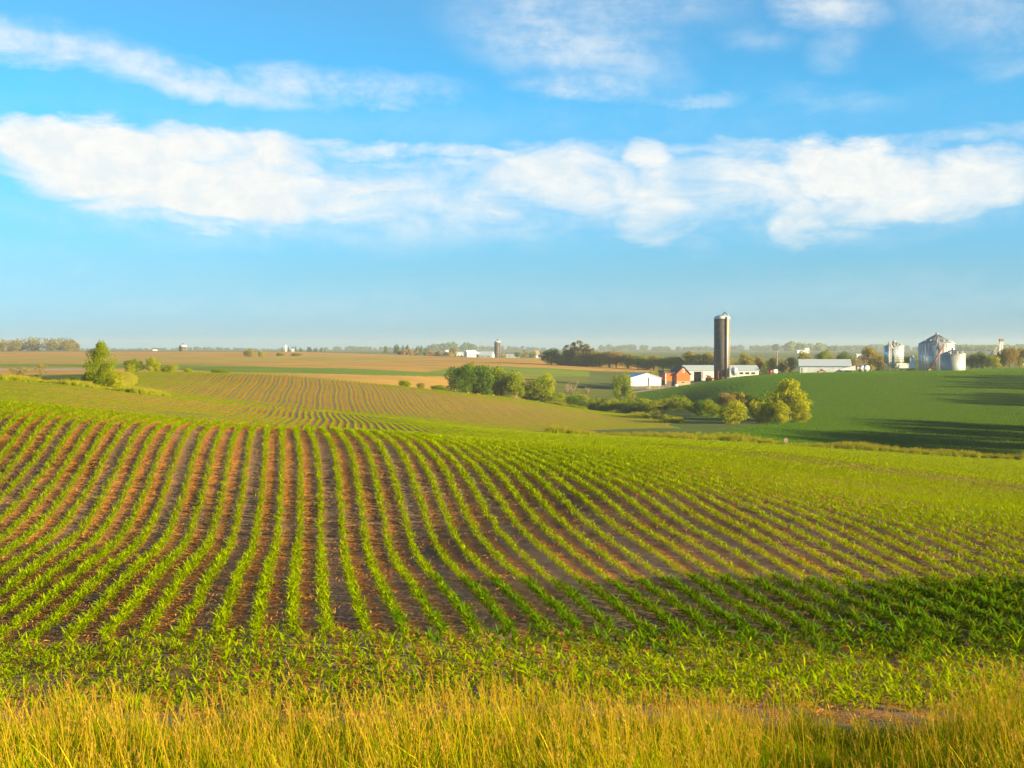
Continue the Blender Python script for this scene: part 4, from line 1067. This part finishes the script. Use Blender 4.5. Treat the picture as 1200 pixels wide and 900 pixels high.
bin_(1047.5, 560, 22.8, 406.2, 400.3, 'shiny grain bin raised on green legs left of the others', M['galv'], legs=560*(ray_zy(424.3))-at(1047.5, 560)[2])
# tower elevators beyond the raised bin
lg = empty('bin_ladder_tower', at(1043, 553), 0, 'slender white spout tower standing before the raised grain bin', 'tower')
tw = MB(); T = 553*ray_zy(404)-at(1043, 553)[2]
for sx_ in (-.35, .35):
    for sy_ in (-.35, .35): tw.tube([(sx_, sy_, -.6), (sx_, sy_, T)], .07, 5)
for i in range(int(T/1.2)): tw.tube([(-.35, -.35, i*1.2), (.35, -.35, i*1.2+1.2)], .04, 4); tw.tube([(.35, .35, i*1.2), (-.35, .35, i*1.2+1.2)], .04, 4)
tw.build('lattice', M['trim'], lg)
MB().box(-.6, .6, -.6, .6, T, T+1.0).build('head', M['galvdull'], lg)
MB().tube([(.2, 0, T+.2), (2.0, 3.0, T-1.5)], .16, 6).build('spout', M['trim'], lg)

# white machine hall
k = mpp(548)
gable_building('machine_hall', 'white gabled machine hall with pale blue steel roof left of the grain bins', 'hall', 967, 548, 58*k, 10.5, 2.75, 2.3, R(-9), M['white'], M['whiteroof'], over=0.5,
               doors=((7.2, 9.0, -0.6, 2.3, M['trim'], 0), (-8.6, -7.5, -0.5, 1.9, M['trim'], 0)))

# ------------------------------------------------------------------ yard things
def wheel(parent, x, y, z, r, w, hub=M['galvdull']):
    o = MB(); n = 20; vs = []; pr_ = [(r*.55, -w/2), (r*.92, -w/2), (r, -w*.3), (r, w*.3), (r*.92, w/2), (r*.55, w/2)]
    fs = []
    for a_, b_ in pr_:
        for q in range(n): t_ = 2*math.pi*q/n; vs.append((a_*math.cos(t_), b_, a_*math.sin(t_)))
    for j in range(len(pr_)-1):
        for q in range(n): fs.append((j*n+q, (j+1)*n+q, (j+1)*n+(q+1) % n, j*n+(q+1) % n))
    o.add(vs, fs, 0, True); t = o.build('wheel', M['tyre'], parent, (x, y, z))
    h = MB(); vs = []
    for yy in (-w*.35, w*.35):
        for q in range(12): t_ = 2*math.pi*q/12; vs.append((r*.56*math.cos(t_), yy, r*.56*math.sin(t_)))
    h.add(vs, [tuple(range(12)), tuple(range(23, 11, -1))]+[(q, q+12, (q+1) % 12+12, (q+1) % 12) for q in range(12)]); h.build('rim', hub, t)
    return t
def tractor(px, D, label, rz=0, body='orange', s=1.0):
    x, y, z = at(px, D); root = empty('tractor', (x, y, z+.02), rz, label, 'tractor', scale=s)
    mb = MB(); mb.prism([(-.3, .75), (1.55, .75), (1.6, 1.25), (1.45, 1.45), (-.3, 1.55)], -.38, .38); mb.build('hood', M[body], root)
    MB().box(-1.35, 1.5, -.3, .3, .5, .74).build('chassis', M['hoop'], root)
    MB().box(1.605, 1.65, -.3, .3, .85, 1.3).build('grille', M['dark'], root)
    cb = MB(); cb.prism([(-1.3, 1.0), (-.32, 1.0), (-.35, 2.15), (-1.25, 2.15)], -.6, .6); c_ = cb.build('cab', M['glass'], root)
    MB().box(-1.42, -.2, -.7, .7, 2.16, 2.3).build('cab_roof', M[body], c_)
    for sy in (-1, 1):
        fd = MB(); fd.prism([(-1.6, 1.35), (-.25, 1.35), (-.35, 1.55), (-1.45, 1.55)], sy*.62 if sy > 0 else -.98, .98 if sy > 0 else -.62); fd.build('fender', M[body], root)
        wheel(root, -.95, sy*.8, .78, .78, .42, M[body]); wheel(root, 1.1, sy*.7, .45, .45, .28, M[body])
    MB().tube([(.9, .2, 1.45), (.9, .2, 2.2)], .04, 6).build('exhaust', M['hoop'], root)
    return root
tractor(832.5, 548, 'orange tractor parked outside the sliding door just left of the tall silo', R(-60), s=1.05)
tractor(818, 575.5, 'orange machine standing inside the dark open doorway of the long shed', R(-90), s=0.95)

def hopper_bin(px, D, wpx, ytop, label):
    x, y, z = at(px, D); kk = mpp(D); r = wpx*kk/2; T = D*ray_zy(ytop)-z
    root = empty('feed_bin', (x, y, z), 0, label, 'feed bin')
    MB().lathe([(r*.3, T*.22), (r, T*.42), (r, T*.82), (r*.9, T*.9), (r*.25, T)], 24).build('tank', M['galv'], root)
    for i in range(4):
        a = R(45+90*i); MB().tube([(r*math.cos(a), r*math.sin(a), -.6), (r*math.cos(a), r*math.sin(a), T*.6)], .07, 5).build('leg', M['hoop'], root)
    MB().lathe([(.3, T), (.3, T+.2)], 10).build('lid', M['trim'], root)
hopper_bin(860.5, 552, 7.4, 430.2, 'small upright metal feed bin at the right foot of the tall silo')
hopper_bin(1069.5, 552, 6.6, 417.5, 'pale conical feed bin between the white wagon and the largest grain bin')

def utility_pole(px, D, ytop, label):
    x, y, z = at(px, D); T = D*ray_zy(ytop)-z
    root = empty('utility_pole', (x, y, z), R(15), label, 'pole')
    MB().tube([(0, 0, -1), (0, 0, T*.5), (0.02, 0, T)], [.24, .2, .15], 10).build('pole', M['wood'], root)
    MB().box(-.9, .9, -.28, -.15, T-1.0, T-.85).build('crossarm', M['wood'], root)
    for xx in (-.8, 0.3, .8): MB().lathe([(.06, T-.85), (.09, T-.78), (.04, T-.66)], 8, 0, (xx, -.21)).build('insulator', M['galvdull'], root)
utility_pole(915*1.0-4.6, 556, 409.5, 'tall wooden utility pole beside the red and white tank')

tk = empty('fuel_tank', at(906, 552), R(8), 'white fuel tank with a red end at the foot of the utility pole', 'tank')
def hcyl(x0, x1, r, z, n=20, y=0):
    mb = MB(); vs = []
    prof_ = [(x0-.12, r*.6), (x0, r), (x1, r), (x1+.12, r*.6)]
    for a_, b_ in prof_:
        for q in range(n): t_ = 2*math.pi*q/n; vs.append((a_, y+b_*math.cos(t_), z+b_*math.sin(t_)))
    fs = [(j*n+q, j*n+(q+1) % n, (j+1)*n+(q+1) % n, (j+1)*n+q) for j in range(3) for q in range(n)] + [tuple(range(n-1, -1, -1)), tuple(3*n+q for q in range(n))]
    return mb.add(vs, fs, 0, True)
hcyl(-.35, 1.55, .8, 1.2).build('tank_shell', M['trim'], tk); hcyl(-1.5, -.62, .7, 1.1).build('tank_end', M['redpaint'], tk)
for xx in (-1.1, .1, 1.2): MB().box(xx-.1, xx+.1, -.6, .6, -.4, .45).build('cradle', M['hoop'], tk)

# low white trailer, grey tanks and a rusty implement by the machine hall
def trailer(px, D, wpx, ytop, ybot, label, mat_='white', slope=0.0):
    x, y, z = at(px, D); kk = mpp(D); Lh = wpx*kk/2; T = D*ray_zy(ytop)-z; B = max(D*ray_zy(ybot)-z, .55)
    root = empty('farm_trailer', (x, y, z), R(-5), label, 'trailer')
    MB().prism([(-Lh, B), (Lh, B), (Lh, T), (-Lh, T-slope)], -1.1, 1.1).build('box', M[mat_], root)
    MB().box(-Lh-.9, Lh, -.15, .15, B-.2, B-.005).build('chassis', M['hoop'], root)
    for xx in (-Lh*.6, Lh*.65):
        for yy in (-1.0, 1.0): wheel(root, xx, yy, .45, .45, .24)
trailer(993, 541, 18, 428.3, 434, 'low white trailer with sloping top in front of the machine hall right end', slope=1.3)
trailer(1063, 548, 19, 425.5, 431.5, 'boxy white wagon beneath the raised grain bin')
for (pxx, rr, lb) in ((1009.5, 1.15, 'round grey steel tank, left of a pair by the low white trailer'), (1014.5, 1.2, 'round grey steel tank, right of a pair by the low white trailer')):
    t_ = empty('round_tank', at(pxx, 545), R(-80), lb, 'tank', 'pair of round grey tanks')
    hcyl(-1.2, 1.2, rr, rr+.35, 24).build('tank_shell', M['galv'], t_)
    for xx in (-.8, .8): MB().box(xx-.1, xx+.1, -.7, .7, -.4, .55).build('cradle', M['hoop'], t_)
im = empty('farm_implement', at(963, 540), R(10), 'low rusty red farm implement parked before the machine hall front', 'implement')
MB().box(-1.8, 1.8, -.12, .12, .75, .95).build('toolbar', M['rust'], im)
for i in range(7): MB().tube([(-1.7+i*.56, 0, .8), (-1.6+i*.56, .45, .5), (-1.6+i*.56, .25, .0)], .05, 5).build('tine', M['rust'], im)
MB().prism([(-.6, .955), (.7, .955), (.3, 1.6), (-.3, 1.6)], -.4, .4).build('seed_box', M['rust'], im)
for xx in (-1.3, 1.3): wheel(im, xx, .6, .42, .42, .2)
pt = empty('propane_tank', at(792.5, 538), R(20), 'small round white tank at the corner of the red barn', 'tank')
hcyl(-.5, .5, .5, .7).build('tank_shell', M['trim'], pt)
for xx in (-.35, .35): MB().box(xx-.06, xx+.06, -.3, .3, -.3, .24).build('cradle', M['hoop'], pt)
# post at the field boundary
sg = empty('boundary_box', at(921, 197.5), R(0), 'small weathered wooden box on a post in the boundary grass', 'post')
MB().box(-.08, .08, -.08, .08, -.4, .55).build('post', M['wood'], sg)
MB().prism([(-.28, .55), (.28, .55), (.28, .95), (0, 1.1), (-.28, .95)], -.2, .2).build('box', M['wood'], sg)

# distant farms and marks
def far_house(px, D, wpx, wallpx, risepx, label, wm='white', rm='whiteroof', rz=0, lift=0, cat='building', nm='farm_building', group=None):
    kk = mpp(D); w = wpx*kk
    return gable_building(nm, label, cat, px, D, w, w*.6, wallpx*kk, risepx*kk, R(rz), M[wm], M[rm], over=.3, lift=lift, group=group,
                          windows=((-w*.3, -w*.2, wallpx*kk*.3, wallpx*kk*.7), (w*.15, w*.3, wallpx*kk*.3, wallpx*kk*.7)))
GF = 'buildings of the distant white farm'
far_house(539, 1490, 8, 4, 1.5, 'low white shed at the left of the distant farm', group=GF)
far_house(553, 1500, 12, 5, 3, 'white farmhouse in the middle of the distant farm', rz=20, group=GF)
far_house(561, 1480, 6, 4, 2.5, 'small white outbuilding right of the distant farmhouse', group=GF)
far_house(569, 1470, 16, 2.5, 4.5, 'broad white barn left of the distant silo', rz=-15, group=GF)
far_house(601, 1480, 16, 3.2, 1, 'long pale shed right of the distant silo', wm='galvdull', group=GF)
far_house(635, 1480, 14, 3.8, 1, 'long pale shed near the left end of the tree belt', group=GF)
far_house(631, 1510, 8, 4, 4.5, 'distant house with dark brown gable roof', rm='roofred', rz=60, group=GF)
far_house(524, 1490, 3.5, 4, 3.5, 'tiny white outbuilding left of the distant farm', group=GF)
plant('round_olive', 531, 1450, 12, 13, 'single dark tree in the distant white farm', name='leafy_tree')
plant('round_dark', 606, 1460, 9, 8, 'dark round tree between the two distant pale sheds, left')
plant('tall_olive', 615, 1450, 7, 11, 'slim pale tree between the two distant pale sheds')
plant('bush_green', 624, 1450, 9, 10, 'green bush between the two distant pale sheds, right', 'bush')
far_house(335, 2250, 2.5, 5, 3, 'white tower like building before the left conifers', wm='white')
far_house(343, 2250, 3, 2.5, 1, 'tiny white house before the left conifers')
far_house(939, 2200, 10, 2.5, 1.5, 'hazy white farm building above the left end of the machine hall', rz=10)
far_house(946, 2250, 5, 3.5, 2.5, 'hazy white farmhouse right of its long neighbour')
far_house(1011, 1500, 14, 2.8, 1.5, 'pale distant shed between the bare tree and the raised bin', rm='trim')
far_house(1061, 1300, 9, 3.6, 1.8, 'distant white shed with reddish front right of the raised bin', rm='whiteroof', wm='roofred')
def elevator(px, D, ytop, label):
    x, y, z = at(px, D); T = D*ray_zy(ytop)-z; root = empty('grain_elevator', (x, y, z), 0, label, 'tower')
    mb = MB()
    for a_ in (-.9, .9):
        for b_ in (-.9, .9): mb.tube([(a_, b_, -1), (a_, b_, T)], .3, 5)
    for i in range(int(T/2.5)): mb.tube([(-.9, -.9, i*2.5), (.9, -.9, i*2.5+2.5)], .16, 4)
    mb.build('lattice', M['trim'], root); MB().box(-1.6, 1.6, -1.2, 1.2, T, T+2).build('head', M['roofred'], root)
    MB().tube([(0, 0, T-.5), (-9, 0, T-12)], .22, 5).build('spout', M['trim'], root)
elevator(1173, 1150, 400.0, 'slender white grain elevator tower among the trees at the right')
bin_(1197, 1100, 9, 412.5, 409.5, 'white domed bin behind the trees at the right picture edge', M['trim'], detail=False, seg=24, group='distant bins at the right')
bin_(1165, 1150, 8, 413.5, 411.0, 'pale low bin behind the golden bush at the right', M['trim'], detail=False, seg=24, group='distant bins at the right')
pylon = MB(); xm, ym, zm = at(563.5, 3000); Tm = 3000*ray_zy(399)-zm
for a_ in (0, 2.1, 4.2): pylon.tube([(1.2*math.cos(a_), 1.2*math.sin(a_), -2), (.2*math.cos(a_), .2*math.sin(a_), Tm)], .28, 4)
tag(pylon.build('radio_mast', M['hoop'], None, (xm, ym, zm)), 'very thin radio mast on the horizon left of the distant silo', 'mast')
wt = empty('windmill', at(612.5, 1600), 0, 'old farm wind pump on a thin tower right of the distant silo', 'wind pump')
Tw = 1600*ray_zy(407.5)-at(612.5, 1600)[2]; tw = MB()
for a_ in (0, 1.57, 3.14, 4.71): tw.tube([(1.4*math.cos(a_), 1.4*math.sin(a_), -1), (.2*math.cos(a_), .2*math.sin(a_), Tw)], .16, 4)
tw.build('tower', M['hoop'], wt); ro_ = MB()
for i in range(12):
    a_ = i*math.pi/6; c_, s_ = math.cos(a_), math.sin(a_); ro_.add([(.4*c_-.1*s_, -1, Tw+.4*s_+.1*c_), (.4*c_+.1*s_, -1, Tw+.4*s_-.1*c_), (1.9*c_+.4*s_, -1.1, Tw+1.9*s_-.4*c_), (1.9*c_-.4*s_, -.8, Tw+1.9*s_+.4*c_)], [(0, 1, 2, 3)])
ro_.build('wind_wheel', M['hoop'], wt)

# gravel farm road: a sheet just above the ground
rp = []
for p_, q_ in ((722, 462), (740, 460.3), (760, 457.6), (780, 454.6), (800, 451.3), (820, 448), (840, 444.9), (860, 442.3), (880, 440.6), (900, 439.3), (918, 438.3)):
    D_ = find_D(p_, q_, 470, 560); rp.append(((p_-600)/F*D_, D_))
rp = np.array(rp); tt = np.linspace(0, len(rp)-1, 60); cx_ = np.interp(tt, range(len(rp)), rp[:, 0]); cy_ = np.interp(tt, range(len(rp)), rp[:, 1])
ker3 = np.ones(7)/7; cy_ = np.convolve(np.pad(cy_, 3, mode='edge'), ker3, 'valid')
mb = MB(); nn = 7
for i in range(60):
    for j in range(nn):
        w_ = (j/(nn-1)-.5)*7.5; X_, Y_ = cx_[i], cy_[i]+w_
        mb.v.append((X_, Y_, h1(X_, Y_)+.10+0.05*(1-abs(w_)/3.7)))
for i in range(59):
    for j in range(nn-1):
        a_ = i*nn+j; mb.f.append((a_, a_+nn, a_+nn+1, a_+1)); mb.m.append(0); mb.sm.append(True)
tag(mb.build('farm_road', M['gravel']), kind='structure')

# trees just outside the frame on the right whose long shadows cross the hill
sh = [(0.37*y_+15+4*math.sin(y_), y_, 13.2+2*math.sin(y_*.7)) for y_ in range(203, 296, 8)] + [(0.37*y_+17, y_, 10+1.5*math.sin(y_)) for y_ in range(358, 396, 9)] + [(0.37*y_+16, y_, 10.5+2*math.sin(y_*.3)) for y_ in range(420, 484, 11)]
for i, (X_, Y_, hh_) in enumerate(sh):
    cm, tm = TREES['round_green'][i % 2]
    r = empty('leafy_tree', (X_, Y_, h1(X_, Y_)), i*1.3, 'field tree standing right of the picture edge', 'tree', 'trees right of the picture edge', scale=(hh_*.95, hh_*.95, hh_))
    for nm, me_ in (('crown', cm), ('trunk', tm)):
        o = bpy.data.objects.new(nm, me_); COL.objects.link(o); o.parent = r

# ------------------------------------------------------------------ haze
hz = MB(); hz.box(-6800, 6800, -120, 6700, -60, 45)
hm, hnt, hout = mat('haze')
pv = N(hnt, 'ShaderNodeVolumePrincipled'); pv.inputs['Color'].default_value = (0.70, 0.85, 1.0, 1); pv.inputs['Density'].default_value = 1.4e-4; pv.inputs['Anisotropy'].default_value = 0.1
L(hnt, pv.outputs[0], hout.inputs['Volume'])
tag(hz.build('haze', hm), 'pale blue summer haze over the distant fields', 'haze', kind='stuff')

# ------------------------------------------------------------------ sky and sun
SUN_AZ, SUN_EL = R(113), R(11.5)
w = bpy.data.worlds.new('World'); sc.world = w; w.use_nodes = True; nt = w.node_tree; nt.nodes.clear()
wo = N(nt, 'ShaderNodeOutputWorld'); bg = N(nt, 'ShaderNodeBackground'); bg.inputs['Strength'].default_value = 0.05
sky = N(nt, 'ShaderNodeTexSky'); sky.sky_type = 'NISHITA'; sky.sun_disc = False; sky.sun_elevation = SUN_EL; sky.sun_rotation = SUN_AZ
sky.altitude = 200; sky.air_density = 1.0; sky.dust_density = 0.6; sky.ozone_density = 2.5
tc = N(nt, 'ShaderNodeTexCoord'); sx = N(nt, 'ShaderNodeSeparateXYZ'); L(nt, tc.outputs['Generated'], sx.inputs[0])
az = math_(nt, 'ARCTAN2', sx.outputs[0], sx.outputs[1]); el = math_(nt, 'ARCSINE', sx.outputs[2])
# sky-dome coordinates in milliradians
A = math_(nt, 'MULTIPLY', az, 1000.0); E = math_(nt, 'MULTIPLY', el, 1000.0)
cv = N(nt, 'ShaderNodeCombineXYZ'); L(nt, A, cv.inputs[0]); L(nt, E, cv.inputs[1])
def nz(scale, stretch, detail=7.0, rough=0.6, dist=0.0, off=0.0):
    mp = N(nt, 'ShaderNodeMapping'); mp.inputs['Scale'].default_value = (scale/stretch, scale, 1); mp.inputs['Location'].default_value = (off, off*0.7, off)
    L(nt, cv.outputs[0], mp.inputs[0]); n_ = N(nt, 'ShaderNodeTexNoise', i_Scale=1.0, i_Detail=detail, i_Roughness=rough, i_Distortion=dist)
    L(nt, mp.outputs[0], n_.inputs['Vector']); return n_.outputs[0]
n1 = nz(0.012, 1.8, 5, 0.55, 0.3); n2 = nz(0.03, 2.4, 8, 0.62, 0.5, 5.0); n3 = nz(0.02, 5.0, 8, 0.6, 0.6, 9.0); n4 = nz(0.055, 1.3, 8, 0.65, 0.2, 3.0)
Aw = math_(nt, 'ADD', A, math_(nt, 'MULTIPLY', math_(nt, 'SUBTRACT', n1, 0.5), 70.0))
Ew = math_(nt, 'ADD', E, math_(nt, 'MULTIPLY', math_(nt, 'SUBTRACT', n2, 0.5), 38.0))
def A_of(px): return 1000*math.atan((px-600)/F)
def E_of(py): return 1000*math.atan(((450-py)/F - math.tan(PITCH))/(1+math.tan(PITCH)*(450-py)/F))
def blob(px, py, rx, ry, rot=0.0, soft=0.55, amp=1.0):
    """soft ellipse of cloud at a place on the sky dome"""
    da = math_(nt, 'SUBTRACT', Aw, A_of(px)); de = math_(nt, 'SUBTRACT', Ew, E_of(py))
    c_, s_ = math.cos(R(rot)), math.sin(R(rot))
    u_ = math_(nt, 'ADD', math_(nt, 'MULTIPLY', da, c_/(rx*.6)), math_(nt, 'MULTIPLY', de, s_/(rx*.6)))
    v_ = math_(nt, 'ADD', math_(nt, 'MULTIPLY', de, c_/(ry*.6)), math_(nt, 'MULTIPLY', da, -s_/(ry*.6)))
    d = math_(nt, 'SQRT', math_(nt, 'ADD', math_(nt, 'MULTIPLY', u_, u_), math_(nt, 'MULTIPLY', v_, v_)))
    mr = N(nt, 'ShaderNodeMapRange'); mr.interpolation_type = 'SMOOTHSTEP'
    mr.inputs[1].default_value = 1+soft; mr.inputs[2].default_value = 1-soft; mr.inputs[3].default_value = 0; mr.inputs[4].default_value = amp
    L(nt, d, mr.inputs[0]); return mr.outputs[0]
def comb(lst):
    r_ = lst[0]
    for q in lst[1:]: r_ = math_(nt, 'MAXIMUM', r_, q)
    return r_
CL = [ # dense parts
 (125, 185, 105, 38, -4, .4, 1.0), (210, 222, 180, 40, -6, .5, .95), (270, 180, 110, 30, -8, .5, .8), (360, 230, 190, 34, -2, .7, .75), (520, 240, 160, 26, 0, .8, .55),
 (640, 205, 90, 36, 0, .7, .75), (752, 185, 30, 24, 0, .6, .8), (765, 235, 52, 52, -50, .7, .7), (860, 215, 120, 36, 0, .7, .7), (1000, 205, 110, 34, -4, .45, .95),
 (1060, 240, 120, 30, 3, .6, .8), (930, 250, 40, 34, -35, .6, .6), (700, 222, 70, 34, 0, .7, .7), (1150, 222, 90, 34, 0, .6, .8), (1290, 235, 120, 32, -3, .7, .7)]
dense = comb([blob(*c_) for c_ in CL])
WL = [ # thin veils and streaks
 (60, 72, 130, 20, -8, .7, .75), (210, 95, 150, 15, -9, .7, .75), (400, 105, 120, 18, -2, .7, .85), (660, 45, 110, 44, -20, .9, .65), (700, 0, 130, 30, 0, .9, .55), (680, 102, 70, 16, -4, .7, .8), (800, 116, 60, 8, 0, .8, .5),
 (965, 12, 55, 20, -15, .8, .75), (985, 65, 22, 22, 0, .9, .35), (890, 50, 40, 14, 0, .9, .3), (1150, 30, 70, 36, -12, .9, .45), (1180, 90, 50, 16, 0, .9, .3),
 (450, 235, 330, 40, 0, .9, .75), (900, 225, 320, 40, 0, .9, .7), (215, 262, 130, 7, -7, .8, .75), (775, 272, 50, 10, -22, .9, .6), (950, 272, 60, 12, -8, .9, .6), (560, 181, 260, 7, -0.5, .8, .8), (1000, 176, 330, 9, 0.5, .9, .7), (500, 193, 140, 5, -1, .8, .6), (90, 322, 160, 24, -2, .95, .18), (400, 355, 500, 20, 0, .95, .15), (1100, 345, 200, 20, 0, .95, .18), (500, 150, 700, 40, 0, .95, .12), (980, 125, 60, 14, -5, .9, .3)]
veil = comb([blob(*c_) for c_ in WL])
tex = math_(nt, 'ADD', math_(nt, 'MULTIPLY', n3, 0.9), math_(nt, 'MULTIPLY', n4, 0.5))      # ~0.7 mean
def mr_(v, a_, b_, c_=0., d_=1.):
    q = N(nt, 'ShaderNodeMapRange'); q.interpolation_type = 'SMOOTHSTEP'
    for i_, x_ in zip((1, 2, 3, 4), (a_, b_, c_, d_)): q.inputs[i_].default_value = x_
    L(nt, v, q.inputs[0]); return q.outputs[0]
n5 = nz(0.042, 3.0, 9, 0.6, 1.2, 2.0)
dcl = mr_(math_(nt, 'ADD', dense, math_(nt, 'MULTIPLY', math_(nt, 'SUBTRACT', n5, 0.5), 0.95)), 0.10, 0.95)
dcl = math_(nt, 'MULTIPLY', math_(nt, 'MULTIPLY', dcl, mr_(dense, 0.0, 0.3)), mr_(n4, 0.3, 0.62, 0.90, 1.0))
vcl = math_(nt, 'MULTIPLY', veil, mr_(tex, 0.50, 0.90, 0.15, 1.0))
cloud = math_(nt, 'MINIMUM', math_(nt, 'MAXIMUM', dcl, vcl), 0.97)
SKYG = (0.62, 1.22, 1.75)
rmp = N(nt, 'ShaderNodeValToRGB'); L(nt, math_(nt, 'DIVIDE', E, 500.0), rmp.inputs[0])
cr = rmp.color_ramp; stops = [(0.0, (.275, .57, 1.15)), (.03, (.275, .57, 1.12)), (.104, (.262, .545, .87)), (.34, (.19, .68, .90)), (.5, (.31, .66, .80)), (.62, (.20, .40, .50)), (1.0, (.12, .2, .27))]
cr.elements[0].position = 0; cr.elements[1].position = 1
for p_, _ in stops[1:-1]: cr.elements.new(p_)
for e_, (p_, c_) in zip(cr.elements, stops): e_.position = p_; e_.color = (*[v_/1.27 for v_ in c_], 1)
sky_t = mixc(nt, 1.0, sky.outputs[0], rmp.outputs[0], 'MULTIPLY')
sky_t = mixc(nt, 1.0, sky_t, (1.85*1.27, 1.83*1.27, 1.85*1.27), 'MULTIPLY')
cc1 = mixc(nt, mr_(n4, .35, .7), (5.6, 5.75, 5.7), (6.3, 6.25, 5.95))
fin = mixc(nt, cloud, sky_t, cc1)
L(nt, fin, bg.inputs[0]); L(nt, bg.outputs[0], wo.inputs[0])
w.cycles.sampling_method = 'MANUAL'; w.cycles.sample_map_resolution = 512

sun = bpy.data.lights.new('sun', 'SUN'); sun.energy = 5.0; sun.angle = R(0.6); sun.color = (1.0, 0.76, 0.39)
so = bpy.data.objects.new('sun', sun); COL.objects.link(so)
sd = Vector((math.sin(SUN_AZ)*math.cos(SUN_EL), math.cos(SUN_AZ)*math.cos(SUN_EL), math.sin(SUN_EL)))
so.rotation_euler = sd.to_track_quat('Z', 'Y').to_euler(); so.location = (60, -30, 40)

cam = bpy.data.cameras.new('camera'); cam.lens = 50; cam.sensor_width = 36; cam.clip_end = 20000; cam.clip_start = 0.1
co = bpy.data.objects.new('camera', cam); COL.objects.link(co); co.location = (0, 0, 0); co.rotation_euler = (math.pi/2 - PITCH, 0, 0)
sc.camera = co
sc.view_settings.view_transform = 'Standard'; sc.view_settings.look = 'None'; sc.view_settings.exposure = 1.7; sc.view_settings.gamma = 1
sc.render.engine = 'CYCLES'
cy = sc.cycles; cy.use_denoising = True; cy.max_bounces = 6; cy.diffuse_bounces = 3; cy.glossy_bounces = 2; cy.transmission_bounces = 3; cy.transparent_max_bounces = 6; cy.volume_bounces = 0
cy.use_adaptive_sampling = True; cy.adaptive_threshold = 0.02; cy.sample_clamp_indirect = 6
